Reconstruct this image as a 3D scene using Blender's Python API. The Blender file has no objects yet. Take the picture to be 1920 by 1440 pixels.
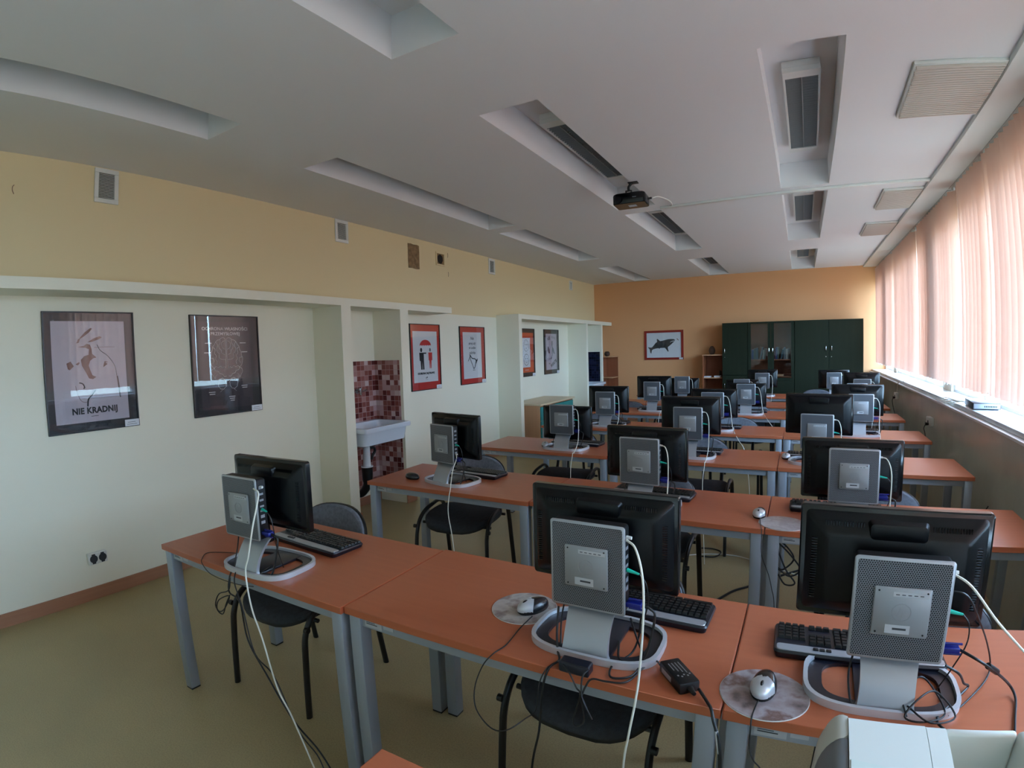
import bpy, bmesh, math, random
from mathutils import Vector, Matrix
random.seed(7)
C = bpy.context.scene.collection
SC = bpy.context.scene
PI = math.pi

# ------------------------------------------------------------------ camera
CAM_Z = 1.604
cd = bpy.data.cameras.new('camera')
cam = bpy.data.objects.new('camera', cd); C.objects.link(cam)
SC.camera = cam
yaw, pitch, roll = -0.5089, -0.0656, -0.0291
F = Vector((math.sin(yaw)*math.cos(pitch), math.cos(yaw)*math.cos(pitch), math.sin(pitch)))
R0 = Vector((math.cos(yaw), -math.sin(yaw), 0)); U0 = R0.cross(F)
Rv = math.cos(roll)*R0 + math.sin(roll)*U0
Uv = -math.sin(roll)*R0 + math.cos(roll)*U0
M = Matrix((Rv, Uv, -F)).transposed().to_4x4(); M.translation = (0, 0, CAM_Z)
cam.matrix_world = M
# wide phone lens with mild barrel distortion
cd.type = 'PANO'
cd.panorama_type = 'FISHEYE_LENS_POLYNOMIAL'
cd.sensor_fit = 'HORIZONTAL'; cd.sensor_width = 36.0; cd.sensor_height = 27.0
FPX = 990.1676*36.0/1920.0
cd.fisheye_fov = math.radians(170)
cd.fisheye_polynomial_k0 = 0.0
cd.fisheye_polynomial_k1 = -1.0/FPX
cd.fisheye_polynomial_k2 = 0.027/FPX**2
cd.fisheye_polynomial_k3 = 0.2659/FPX**3
cd.fisheye_polynomial_k4 = -0.1553/FPX**4
cd.clip_start = 0.02

# ------------------------------------------------------------------ world (overcast bright sky outside the windows)
w = bpy.data.worlds.new('world'); SC.world = w; w.use_nodes = True
nt = w.node_tree; nt.nodes.clear()
out = nt.nodes.new('ShaderNodeOutputWorld'); bg = nt.nodes.new('ShaderNodeBackground')
tc = nt.nodes.new('ShaderNodeTexCoord'); sx = nt.nodes.new('ShaderNodeSeparateXYZ'); cr = nt.nodes.new('ShaderNodeValToRGB')
mr = nt.nodes.new('ShaderNodeMapRange')
mr.inputs['From Min'].default_value = -1; mr.inputs['From Max'].default_value = 1
nt.links.new(tc.outputs['Generated'], sx.inputs[0]); nt.links.new(sx.outputs['Z'], mr.inputs['Value'])
nt.links.new(mr.outputs['Result'], cr.inputs['Fac']); nt.links.new(cr.outputs['Color'], bg.inputs['Color'])
el = cr.color_ramp.elements
el[0].position = 0.0; el[0].color = (0.10, 0.13, 0.12, 1)
el[1].position = 1.0; el[1].color = (0.40, 0.62, 1.0, 1)
e = el.new(0.47); e.color = (0.16, 0.21, 0.22, 1)
e = el.new(0.52); e.color = (0.43, 0.71, 1.0, 1)
bg.inputs['Strength'].default_value = 28.5
nt.links.new(bg.outputs[0], out.inputs[0])

# sky light is let in through the three bays of glazing
def portal(y0, y1, z0=1.1, z1=2.75):
    l = bpy.data.lights.new('window_light', 'AREA'); l.shape = 'RECTANGLE'
    l.size = z1-z0; l.size_y = y1-y0; l.cycles.is_portal = True
    o = bpy.data.objects.new('window_light', l); C.objects.link(o)
    o.location = (1.58, (y0+y1)/2, (z0+z1)/2); o.rotation_euler = (0, PI/2, 0)
for a in ((-1.1, 2.85), (3.2, 6.35), (6.72, 9.9), (10.2, 11.08)): portal(*a)

SC.view_settings.view_transform = 'Standard'
SC.view_settings.look = 'None'
SC.view_settings.gamma = 1.0
SC.view_settings.use_curve_mapping = False
SC.view_settings.exposure = 0.0
SC.cycles.use_denoising = True
SC.cycles.max_bounces = 10
SC.cycles.diffuse_bounces = 6
SC.cycles.transparent_max_bounces = 12
SC.cycles.sample_clamp_indirect = 6.0
SC.cycles.caustics_reflective = False
SC.cycles.caustics_refractive = False

# ------------------------------------------------------------------ materials
def lin(c):
    r = []
    for v in c:
        v = v/255.0
        r.append(v/12.92 if v <= 0.04045 else ((v+0.055)/1.055)**2.4)
    return (r[0], r[1], r[2], 1)
MATS = {}
def mat(name, rgb, rough=0.6, metal=0.0, noise=0.0, nscale=8.0, bump=0.0, bscale=200.0, spec=0.5, rgb2=None):
    m = bpy.data.materials.new(name); m.use_nodes = True; n = m.node_tree
    b = n.nodes['Principled BSDF']
    b.inputs['Base Color'].default_value = lin(rgb)
    b.inputs['Roughness'].default_value = rough; b.inputs['Metallic'].default_value = metal
    b.inputs['Specular IOR Level'].default_value = spec
    t = n.nodes.new('ShaderNodeTexCoord')
    if noise or rgb2:
        nz = n.nodes.new('ShaderNodeTexNoise'); nz.inputs['Scale'].default_value = nscale; nz.inputs['Detail'].default_value = 4
        n.links.new(t.outputs['Object'], nz.inputs['Vector'])
        mx = n.nodes.new('ShaderNodeMix'); mx.data_type = 'RGBA'
        c = lin(rgb); mx.inputs[6].default_value = c
        mx.inputs[7].default_value = lin(rgb2) if rgb2 else (c[0]*(1-noise), c[1]*(1-noise), c[2]*(1-noise), 1)
        rp = n.nodes.new('ShaderNodeValToRGB'); rp.color_ramp.elements[0].position = .35; rp.color_ramp.elements[1].position = .65
        n.links.new(nz.outputs['Fac'], rp.inputs['Fac']); n.links.new(rp.outputs['Color'], mx.inputs[0])
        n.links.new(mx.outputs[2], b.inputs['Base Color'])
    if bump:
        nb = n.nodes.new('ShaderNodeTexNoise'); nb.inputs['Scale'].default_value = bscale; nb.inputs['Detail'].default_value = 3
        n.links.new(t.outputs['Object'], nb.inputs['Vector'])
        bp = n.nodes.new('ShaderNodeBump'); bp.inputs['Strength'].default_value = bump; bp.inputs['Distance'].default_value = .002
        n.links.new(nb.outputs['Fac'], bp.inputs['Height']); n.links.new(bp.outputs[0], b.inputs['Normal'])
    MATS[name] = m
    return m
def wood(name, rgb, rgb2, rough=0.35, axis=0, scale=6.0):
    m = bpy.data.materials.new(name); m.use_nodes = True; n = m.node_tree; b = n.nodes['Principled BSDF']
    t = n.nodes.new('ShaderNodeTexCoord'); mp = n.nodes.new('ShaderNodeMapping')
    s = [scale*6]*3; s[axis] = scale*.35; mp.inputs['Scale'].default_value = s
    nz = n.nodes.new('ShaderNodeTexNoise'); nz.inputs['Scale'].default_value = 1.0; nz.inputs['Detail'].default_value = 6; nz.inputs['Roughness'].default_value = .6
    mx = n.nodes.new('ShaderNodeMix'); mx.data_type = 'RGBA'; mx.inputs[6].default_value = lin(rgb); mx.inputs[7].default_value = lin(rgb2)
    n.links.new(t.outputs['Object'], mp.inputs[0]); n.links.new(mp.outputs[0], nz.inputs['Vector'])
    n.links.new(nz.outputs['Fac'], mx.inputs[0]); n.links.new(mx.outputs[2], b.inputs['Base Color'])
    b.inputs['Roughness'].default_value = rough; b.inputs['Specular IOR Level'].default_value = .4
    MATS[name] = m
    return m
m_ceil = mat('ceiling_paint', (224, 224, 225), .9, bump=.15)
m_cream = mat('pale_cream_paint', (233, 230, 212), .8, bump=.15)
m_yellow = mat('warm_lit_yellow_paint', (226, 208, 166), .85, bump=.15)  # upper wall paint with warm light from the blinds mixed into its colour
m_peach = mat('peach_paint', (216, 160, 112), .85, bump=.15)
m_gloss = mat('glossy_wall_paint', (196, 196, 182), .22, noise=.12, nscale=3, bump=.4, bscale=14)
m_base = wood('baseboard_wood', (176, 128, 100), (150, 104, 80), .5, 1)
m_top = wood('cherry_laminate', (180, 102, 68), (164, 88, 58), .30, 0)
m_edge = mat('cherry_edge_band', (172, 84, 52), .4)
m_endcap = mat('pale_edge_end', (224, 150, 110), .5)
m_leg = mat('silver_grey_steel', (150, 158, 168), .38, .35)
m_sticker = mat('white_sticker', (176, 180, 184), .5)
m_stickd = mat('sticker_print', (60, 62, 66), .6)
m_black = mat('black_plastic', (11, 11, 13), .38, bump=.1, bscale=600)
m_gblack = mat('glossy_black_plastic', (9, 10, 13), .16)
m_shell = mat('monitor_shell_plastic', (6, 7, 10), .30, bump=.1, bscale=500, spec=.28)
m_meshg = mat('fine_mesh_grey', (84, 88, 94), .45, .3)
m_navy = mat('dark_navy_plastic', (18, 20, 32), .32, bump=.1, bscale=500)
m_blacksteel = mat('black_powder_steel', (13, 13, 14), .4)
m_silver = mat('silver_plastic', (168, 172, 178), .35, .55)
m_silverl = mat('bright_silver_plastic', (200, 204, 210), .3, .4)
m_badge = mat('brushed_badge_plate', (150, 153, 157), .40, .45)
m_seat = mat('charcoal_upholstery', (58, 61, 68), .95, noise=.3, nscale=60, bump=.5, bscale=300)
m_backf = mat('grey_blue_upholstery', (112, 118, 128), .95, noise=.25, nscale=60, bump=.5, bscale=300)
m_blue = mat('blue_plug_plastic', (16, 26, 115), .4)
m_teal = mat('mint_plug_plastic', (32, 190, 165), .4)
m_wcable = mat('white_cable_sheath', (222, 222, 210), .45)
m_bcable = mat('black_cable_sheath', (16, 16, 18), .45)
m_rcable = mat('dark_red_cable_sheath', (60, 22, 20), .5)
m_white = mat('white_enamel', (222, 226, 230), .25)
m_wplast = mat('white_plastic', (216, 218, 214), .4)
m_sink = mat('white_ceramic', (205, 214, 226), .12)
m_chrome = mat('chrome', (190, 190, 195), .12, 1.0)
m_red = mat('red_passepartout', (186, 44, 40), .6)
m_orange = mat('orange_board', (206, 80, 42), .6)
m_paper = mat('white_paper', (216, 220, 226), .7)
m_lilac = mat('pale_lilac_paper', (186, 178, 190), .7)
m_ink = mat('black_ink', (24, 26, 32), .6)
m_gink = mat('grey_ink', (96, 100, 110), .6)
m_brownink = mat('brown_ink', (112, 76, 72), .6)
m_plum = mat('plum_ink', (84, 52, 60), .6)
m_rink = mat('red_ink', (196, 44, 44), .6)
m_dark = mat('dark_mount_board', (34, 38, 44), .6)
m_darkprint = mat('dark_print', (58, 52, 60), .6)
m_whink = mat('white_ink', (214, 214, 218), .6)
m_frameblk = mat('black_frame', (14, 14, 16), .35)
m_framered = mat('red_frame_lacquer', (138, 34, 24), .4)
m_green = wood('dark_green_woodgrain', (34, 42, 28), (23, 29, 19), .66, 2, 3)
m_green.node_tree.nodes['Principled BSDF'].inputs['Specular IOR Level'].default_value = .15
m_tealc = mat('teal_laminate', (46, 140, 138), .4)
m_beech = wood('beech_laminate', (206, 160, 122), (188, 140, 104), .45, 2, 4)
m_beecht = wood('light_beech_top', (222, 204, 172), (206, 186, 152), .4, 1, 4)
m_brwood = wood('reddish_shelf_wood', (156, 92, 60), (128, 74, 48), .5, 2, 4)
m_blindrail = mat('aluminium_rail', (186, 186, 184), .4, .4)
m_print = mat('beige_printer_plastic', (192, 193, 184), .45)
m_printg = mat('grey_printer_plastic', (112, 116, 120), .3)
m_printl = mat('light_grey_button', (186, 194, 184), .4)
m_louvre = mat('grey_louvre', (138, 140, 142), .4)
m_hole = mat('dark_opening', (26, 22, 18), .9)
m_rough = mat('bare_plaster', (150, 122, 88), .95, noise=.4, nscale=26, bump=1.0, bscale=60)
m_plaster = mat('sill_stone', (216, 220, 222), .22, noise=.12, nscale=5)
m_ledge = mat('white_ledge_gloss', (236, 238, 240), .2)
m_winframe = mat('white_window_frame', (222, 224, 224), .35)
m_router = mat('router_grey', (62, 66, 74), .35)
m_stone = mat('mouse_dark', (20, 20, 24), .25)
m_vase = mat('brown_pottery', (70, 48, 34), .7)
m_outer = mat('outer_wall', (150, 150, 145), .9)

def floor_mat():
    m = bpy.data.materials.new('olive_linoleum'); m.use_nodes = True; n = m.node_tree; b = n.nodes['Principled BSDF']
    t = n.nodes.new('ShaderNodeTexCoord')
    n1 = n.nodes.new('ShaderNodeTexNoise'); n1.inputs['Scale'].default_value = 1.6; n1.inputs['Detail'].default_value = 5
    n2 = n.nodes.new('ShaderNodeTexNoise'); n2.inputs['Scale'].default_value = 160; n2.inputs['Detail'].default_value = 2
    m1 = n.nodes.new('ShaderNodeMix'); m1.data_type = 'RGBA'; m1.inputs[6].default_value = lin((184, 166, 122)); m1.inputs[7].default_value = lin((154, 138, 102))
    m2 = n.nodes.new('ShaderNodeMix'); m2.data_type = 'RGBA'; m2.blend_type = 'MULTIPLY'; m2.inputs[0].default_value = .5
    for q in (n1, n2): n.links.new(t.outputs['Object'], q.inputs['Vector'])
    n.links.new(n1.outputs['Fac'], m1.inputs[0]); n.links.new(m1.outputs[2], m2.inputs[6])
    rp = n.nodes.new('ShaderNodeValToRGB'); rp.color_ramp.elements[0].color = (.55, .55, .55, 1); rp.color_ramp.elements[0].position = .3; rp.color_ramp.elements[1].position = .6
    n.links.new(n2.outputs['Fac'], rp.inputs[0]); n.links.new(rp.outputs[0], m2.inputs[7]); n.links.new(m2.outputs[2], b.inputs['Base Color'])
    b.inputs['Roughness'].default_value = .42; b.inputs['Specular IOR Level'].default_value = .35
    return m
m_floor = floor_mat()

def perf_mat():
    """perforated silver metal: hexagonally spaced round dark holes, 5 mm pitch"""
    m = bpy.data.materials.new('perforated_silver'); m.use_nodes = True; n = m.node_tree; b = n.nodes['Principled BSDF']
    t = n.nodes.new('ShaderNodeTexCoord'); s = n.nodes.new('ShaderNodeSeparateXYZ'); n.links.new(t.outputs['Object'], s.inputs[0])
    def mth(op, a, bb=None):
        q = n.nodes.new('ShaderNodeMath'); q.operation = op
        for i, v in enumerate((a, bb)):
            if v is None: continue
            if isinstance(v, (int, float)): q.inputs[i].default_value = v
            else: n.links.new(v, q.inputs[i])
        return q.outputs[0]
    P = 0.0054
    zr = mth('DIVIDE', s.outputs['Z'], P*.866); row = mth('FLOOR', zr)
    par = mth('MULTIPLY', mth('FRACT', mth('MULTIPLY', row, .5)), 1.0)
    xr = mth('ADD', mth('DIVIDE', s.outputs['X'], P), par)
    fx = mth('SUBTRACT', mth('FRACT', xr), .5); fz = mth('MULTIPLY', mth('SUBTRACT', mth('FRACT', zr), .5), .866)
    d = mth('SQRT', mth('ADD', mth('MULTIPLY', fx, fx), mth('MULTIPLY', fz, fz)))
    k = mth('LESS_THAN', d, .31)
    mx = n.nodes.new('ShaderNodeMix'); mx.data_type = 'RGBA'; mx.inputs[6].default_value = lin((116, 119, 125)); mx.inputs[7].default_value = lin((10, 11, 13))
    n.links.new(k, mx.inputs[0]); n.links.new(mx.outputs[2], b.inputs['Base Color'])
    b.inputs['Metallic'].default_value = .35; b.inputs['Roughness'].default_value = .45
    return m
m_perf = perf_mat()

def tile_mat(name, cols, size, grout):
    m = bpy.data.materials.new(name); m.use_nodes = True; n = m.node_tree; b = n.nodes['Principled BSDF']
    t = n.nodes.new('ShaderNodeTexCoord'); s = n.nodes.new('ShaderNodeVectorMath'); s.operation = 'SCALE'; s.inputs['Scale'].default_value = 1/size
    o = n.nodes.new('ShaderNodeVectorMath'); o.operation = 'ADD'; o.inputs[1].default_value = (.37, .21, .13)
    f = n.nodes.new('ShaderNodeVectorMath'); f.operation = 'FLOOR'
    wn = n.nodes.new('ShaderNodeTexWhiteNoise'); rp = n.nodes.new('ShaderNodeValToRGB'); rp.color_ramp.interpolation = 'CONSTANT'
    n.links.new(t.outputs['Object'], s.inputs[0]); n.links.new(s.outputs[0], o.inputs[0]); n.links.new(o.outputs[0], f.inputs[0])
    n.links.new(f.outputs[0], wn.inputs['Vector']); n.links.new(wn.outputs['Value'], rp.inputs[0])
    E = rp.color_ramp.elements
    while len(E) < len(cols): E.new(.5)
    for i, c in enumerate(cols): E[i].position = i/len(cols); E[i].color = lin(c)
    # grout lines
    fr = n.nodes.new('ShaderNodeVectorMath'); fr.operation = 'FRACTION'; n.links.new(o.outputs[0], fr.inputs[0])
    sp = n.nodes.new('ShaderNodeSeparateXYZ'); n.links.new(fr.outputs[0], sp.inputs[0])
    def lt(v):
        q = n.nodes.new('ShaderNodeMath'); q.operation = 'LESS_THAN'; q.inputs[1].default_value = .07; n.links.new(v, q.inputs[0]); return q.outputs[0]
    mx1 = n.nodes.new('ShaderNodeMath'); mx1.operation = 'MAXIMUM'
    g = n.nodes.new('ShaderNodeNewGeometry'); gs = n.nodes.new('ShaderNodeSeparateXYZ'); n.links.new(g.outputs['True Normal'], gs.inputs[0])
    ab = n.nodes.new('ShaderNodeMath'); ab.operation = 'ABSOLUTE'; n.links.new(gs.outputs['X'], ab.inputs[0])
    mz = n.nodes.new('ShaderNodeMix'); mz.data_type = 'FLOAT'; n.links.new(ab.outputs[0], mz.inputs[0])
    n.links.new(lt(sp.outputs['X']), mz.inputs[2]); n.links.new(lt(sp.outputs['Y']), mz.inputs[3])
    n.links.new(mz.outputs[0], mx1.inputs[0]); n.links.new(lt(sp.outputs['Z']), mx1.inputs[1])
    mm = n.nodes.new('ShaderNodeMix'); mm.data_type = 'RGBA'; mm.inputs[7].default_value = lin(grout)
    n.links.new(mx1.outputs[0], mm.inputs[0]); n.links.new(rp.outputs[0], mm.inputs[6]); n.links.new(mm.outputs[2], b.inputs['Base Color'])
    b.inputs['Roughness'].default_value = .15
    return m
m_tile = tile_mat('pink_brown_mosaic', [(200, 178, 178), (158, 108, 102), (126, 68, 62), (182, 152, 152), (144, 92, 86), (96, 44, 42), (166, 124, 120), (134, 80, 74)], .055, (180, 150, 148))
m_dtile = tile_mat('navy_mosaic', [(22, 24, 44), (34, 36, 62), (16, 17, 32)], .05, (54, 56, 76))

def blind_mat():
    m = bpy.data.materials.new('apricot_blind_fabric'); m.use_nodes = True; n = m.node_tree; n.nodes.clear()
    o = n.nodes.new('ShaderNodeOutputMaterial'); d = n.nodes.new('ShaderNodeBsdfDiffuse'); t = n.nodes.new('ShaderNodeBsdfTranslucent')
    mx = n.nodes.new('ShaderNodeMixShader'); mx.inputs[0].default_value = .5
    d.inputs[0].default_value = (.84, .68, .60, 1); t.inputs[0].default_value = (.90, .67, .56, 1)
    tcn = n.nodes.new('ShaderNodeTexCoord'); nz = n.nodes.new('ShaderNodeTexNoise'); nz.inputs['Scale'].default_value = 240
    bp = n.nodes.new('ShaderNodeBump'); bp.inputs['Strength'].default_value = .2; bp.inputs['Distance'].default_value = .001
    n.links.new(tcn.outputs['Object'], nz.inputs['Vector']); n.links.new(nz.outputs['Fac'], bp.inputs['Height']); n.links.new(bp.outputs[0], d.inputs['Normal'])
    n.links.new(d.outputs[0], mx.inputs[1]); n.links.new(t.outputs[0], mx.inputs[2]); n.links.new(mx.outputs[0], o.inputs[0])
    return m
m_blind = blind_mat()
def glass_mat(name, tint=(1, 1, 1, 1), ior=1.5, rough=0.0):
    m = bpy.data.materials.new(name); m.use_nodes = True; n = m.node_tree; n.nodes.clear()
    o = n.nodes.new('ShaderNodeOutputMaterial'); g = n.nodes.new('ShaderNodeBsdfGlossy'); g.inputs['Roughness'].default_value = rough
    t = n.nodes.new('ShaderNodeBsdfTransparent'); t.inputs[0].default_value = tint
    f = n.nodes.new('ShaderNodeFresnel'); gm = n.nodes.new('ShaderNodeNewGeometry'); iv = n.nodes.new('ShaderNodeMix'); iv.data_type = 'FLOAT'
    iv.inputs[2].default_value = ior; iv.inputs[3].default_value = 1/ior; n.links.new(gm.outputs['Backfacing'], iv.inputs[0]); n.links.new(iv.outputs[0], f.inputs[0]); mx = n.nodes.new('ShaderNodeMixShader')
    n.links.new(f.outputs[0], mx.inputs[0]); n.links.new(t.outputs[0], mx.inputs[1]); n.links.new(g.outputs[0], mx.inputs[2]); n.links.new(mx.outputs[0], o.inputs[0])
    return m
m_glass = glass_mat('window_glass')
m_pglass = glass_mat('picture_glass', (1, 1, 1, 1), 1.5)
m_cglass = glass_mat('cabinet_glass', (.82, .84, .84, 1), 1.5)
m_screen = mat('screen_glass', (8, 9, 11), .12)

# ------------------------------------------------------------------ mesh helpers
def rr(w, h, r, n=4):
    """rounded rectangle outline, counter-clockwise"""
    pts = []
    for cx, cy, a0 in ((w/2-r, h/2-r, 0), (-w/2+r, h/2-r, PI/2), (-w/2+r, -h/2+r, PI), (w/2-r, -h/2+r, 3*PI/2)):
        for i in range(n+1):
            a = a0+PI/2*i/n; pts.append((cx+r*math.cos(a), cy+r*math.sin(a)))
    return pts
def ell(a, b, n=24, p=2.0):
    r = []
    for i in range(n):
        t = 2*PI*i/n; c, s = math.cos(t), math.sin(t)
        r.append((a*math.copysign(abs(c)**(2/p), c), b*math.copysign(abs(s)**(2/p), s)))
    return r
def spline(pts, n=6):
    P = [Vector(p) for p in pts]; P = [P[0]*2-P[1]]+P+[P[-1]*2-P[-2]]; o = []
    for i in range(1, len(P)-2):
        for k in range(n):
            t = k/n; a, b, c, d = P[i-1], P[i], P[i+1], P[i+2]
            o.append(.5*((2*b)+(c-a)*t+(2*a-5*b+4*c-d)*t*t+(-a+3*b-3*c+d)*t*t*t))
    o.append(P[-2]); return o
AX = {'z': lambda x, y, d: (x, y, d), 'y': lambda x, y, d: (x, d, y), 'x': lambda x, y, d: (d, x, y)}
class MB:
    def __init__(s): s.bm = bmesh.new(); s.mi = 0
    def m(s, i): s.mi = i; return s
    def face(s, vs):
        try: f = s.bm.faces.new(vs); f.material_index = s.mi; return f
        except ValueError: return None
    def box(s, x0, x1, y0, y1, z0, z1, bev=0.0, seg=2):
        n0 = len(s.bm.faces)
        v = [s.bm.verts.new((x, y, z)) for z in (z0, z1) for y in (y0, y1) for x in (x0, x1)]
        fs = [s.face([v[i] for i in q]) for q in ((0, 2, 3, 1), (4, 5, 7, 6), (0, 1, 5, 4), (2, 6, 7, 3), (0, 4, 6, 2), (1, 3, 7, 5))]
        if bev:
            ed = set(e for f in fs for e in f.edges)
            r = bmesh.ops.bevel(s.bm, geom=list(ed), offset=bev, segments=seg, affect='EDGES', profile=.5)
            for f in r['faces']: f.material_index = s.mi
        return s
    def cbox(s, cx, cy, cz, sx, sy, sz, bev=0.0, rot=None):
        k = len(s.bm.verts); s.bm.verts.ensure_lookup_table()
        old = set(s.bm.verts)
        s.box(-sx/2, sx/2, -sy/2, sy/2, -sz/2, sz/2, bev)
        mt = Matrix.Translation((cx, cy, cz)) @ (rot.to_4x4() if rot else Matrix.Identity(4))
        for v in s.bm.verts:
            if v not in old: v.co = mt @ v.co
        return s
    def loft(s, loops, cap=True, closed=True):
        L = [[s.bm.verts.new(p) for p in lp] for lp in loops]
        for a, b in zip(L, L[1:]):
            n = len(a)
            for i in range(n if closed else n-1):
                s.face((a[i], a[(i+1) % n], b[(i+1) % n], b[i]))
        if cap: s.face(list(reversed(L[0]))); s.face(L[-1])
        return s
    def prism(s, pts, ax, d0, d1, bev=0.0):
        if bev:
            cx = sum(p[0] for p in pts)/len(pts); cy = sum(p[1] for p in pts)/len(pts)
            wx = max(abs(p[0]-cx) for p in pts); wy = max(abs(p[1]-cy) for p in pts)
            q = [(cx+(p[0]-cx)*(1-bev/wx), cy+(p[1]-cy)*(1-bev/wy)) for p in pts]; sg = 1 if d1 > d0 else -1
            return s.loft([[AX[ax](x, y, d0) for x, y in q], [AX[ax](x, y, d0+sg*bev) for x, y in pts], [AX[ax](x, y, d1-sg*bev) for x, y in pts], [AX[ax](x, y, d1) for x, y in q]])
        return s.loft([[AX[ax](x, y, d0) for x, y in pts], [AX[ax](x, y, d1) for x, y in pts]])
    def poly(s, pts, ax, d):
        s.face([s.bm.verts.new(AX[ax](x, y, d)) for x, y in pts]); return s
    def ringp(s, o, i, ax, d0, d1):
        n = len(o)
        V = [[s.bm.verts.new(AX[ax](x, y, d)) for x, y in q] for q, d in ((o, d0), (o, d1), (i, d1), (i, d0))]
        for a in range(4):
            A, B = V[a], V[(a+1) % 4]
            for k in range(n): s.face((A[k], A[(k+1) % n], B[(k+1) % n], B[k]))
        return s
    def cyl(s, cx, cy, cz, r, h, ax='z', n=20, r2=None):
        r2 = r if r2 is None else r2
        c = {'z': (cx, cy, cz), 'y': (cx, cz, cy), 'x': (cy, cz, cx)}[ax]
        lo = [AX[ax](c[0]+r*math.cos(2*PI*i/n), c[1]+r*math.sin(2*PI*i/n), c[2]) for i in range(n)]
        hi = [AX[ax](c[0]+r2*math.cos(2*PI*i/n), c[1]+r2*math.sin(2*PI*i/n), c[2]+h) for i in range(n)]
        return s.loft([lo, hi])
    def tube(s, pts, r, n=8, sm=6, r2=None, flat=1.0):
        P = spline(pts, sm) if sm else [Vector(p) for p in pts]
        t0 = (P[1]-P[0]).normalized(); up = Vector((0, 0, 1)) if abs(t0.z) < .9 else Vector((1, 0, 0))
        nrm = (up-t0*up.dot(t0)).normalized(); loops = []
        for i, p in enumerate(P):
            t = (P[min(i+1, len(P)-1)]-P[max(i-1, 0)])
            t = t.normalized() if t.length > 1e-9 else t0
            nrm = nrm-t*nrm.dot(t); nrm = nrm.normalized() if nrm.length > 1e-6 else Vector((1, 0, 0))
            b = t.cross(nrm); rad = r if r2 is None else r+(r2-r)*i/(len(P)-1)
            loops.append([p+nrm*rad*math.cos(2*PI*k/n)+b*rad*flat*math.sin(2*PI*k/n) for k in range(n)])
        return s.loft(loops)
    def sphere(s, c, r, sc=(1, 1, 1), n=16):
        q = bmesh.ops.create_uvsphere(s.bm, u_segments=n, v_segments=n//2, radius=r)
        for v in q['verts']:
            v.co = Vector((v.co.x*sc[0]+c[0], v.co.y*sc[1]+c[1], v.co.z*sc[2]+c[2]))
            for f in v.link_faces: f.material_index = s.mi
        return s
    def build(s, name, mats, parent=None, smooth=True, label=None):
        bmesh.ops.recalc_face_normals(s.bm, faces=s.bm.faces)
        me = bpy.data.meshes.new(name); s.bm.to_mesh(me); s.bm.free()
        if not isinstance(mats, (list, tuple)): mats = [mats]
        for x in mats: me.materials.append(x)
        if smooth:
            me.shade_smooth()
            me.set_sharp_from_angle(angle=math.radians(38))
        o = bpy.data.objects.new(name, me); C.objects.link(o)
        if parent is not None: o.parent = parent
        if label: o['label'] = label
        return o
def tag(o, label, cat, group=None, kind=None):
    o['label'] = label; o['category'] = cat
    if group: o['group'] = group
    if kind: o['kind'] = kind
    return o
def empty(name, loc, label, cat, rz=0, group=None):
    o = bpy.data.objects.new(name, None); C.objects.link(o); o.location = loc; o.rotation_euler = (0, 0, rz); o.empty_display_size = .05
    return tag(o, label, cat, group)
def struct(o): o['kind'] = 'structure'; return o
def copy_tree(o, parent=None):
    c = o.copy(); C.objects.link(c)
    if parent is not None: c.parent = parent
    for ch in list(o.children): copy_tree(ch, c)
    return c
def text_polys(txt, size, spacing=1.0, shear=0.0, bold=0.0):
    cu = bpy.data.curves.new('t', 'FONT'); cu.body = txt; cu.size = size; cu.align_x = 'CENTER'; cu.align_y = 'CENTER'
    cu.space_character = spacing; cu.shear = shear; cu.offset = bold; cu.resolution_u = 3
    o = bpy.data.objects.new('t', cu); C.objects.link(o)
    dg = bpy.context.evaluated_depsgraph_get(); me = bpy.data.meshes.new_from_object(o.evaluated_get(dg))
    vs = [(v.co.x, v.co.y) for v in me.vertices]; fs = [tuple(p.vertices) for p in me.polygons]
    bpy.data.objects.remove(o); bpy.data.curves.remove(cu); bpy.data.meshes.remove(me)
    return vs, fs
def add_text(mb, txt, size, cx, cy, ax, d, spacing=1.0, shear=0.0, bold=0.0, flip=1, rot=0.0, sx=1.0):
    vs, fs = text_polys(txt, size, spacing, shear, bold)
    c, s = math.cos(rot), math.sin(rot)
    V = [mb.bm.verts.new(AX[ax](cx+flip*(x*sx*c-y*s), cy+(x*sx*s+y*c), d)) for x, y in vs]
    for f in fs: mb.face([V[i] for i in f])

# ------------------------------------------------------------------ the room
LAM = 1.075
XL, XR, YF, YB, H = -4.085, 1.22, 11.14, -1.25, 2.9585
WX = 1.5                      # window plane
PX = -3.70                    # front of the plasterboard niches
struct(MB().box(XL-.2, WX+.3, YB-.2, YF+.2, -.2, 0).build('floor', m_floor))
# ceiling with the sunk light wells
xs = [XL-.2, -3.144, -2.792, -1.635, -1.259, -.130, .267, WX+.3]
ys = [YB-.2, -.75, 1.88, 2.63, 5.197, 5.426, 7.903, 8.793, 11.03, YF+.2]
wells = [(i, j) for i in (1, 3, 5) for j in (1, 3, 5, 7)]
HT = H+.22
mb = MB()
for i in range(7):
    for j in range(9):
        if (i, j) in wells:
            a, b, c, d = xs[i], xs[i+1], ys[j], ys[j+1]
            V = [[mb.bm.verts.new((x, y, z)) for x, y in ((a, c), (b, c), (b, d), (a, d))] for z in (H, HT)]
            for k in range(4): mb.face((V[0][k], V[0][(k+1) % 4], V[1][(k+1) % 4], V[1][k]))
            mb.face(V[1])
        else:
            mb.face([mb.bm.verts.new(p) for p in ((xs[i], ys[j], H), (xs[i+1], ys[j], H), (xs[i+1], ys[j+1], H), (xs[i], ys[j+1], H))])
bmesh.ops.remove_doubles(mb.bm, verts=mb.bm.verts, dist=1e-5)
bmesh.ops.recalc_face_normals(mb.bm, faces=mb.bm.faces)
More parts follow.
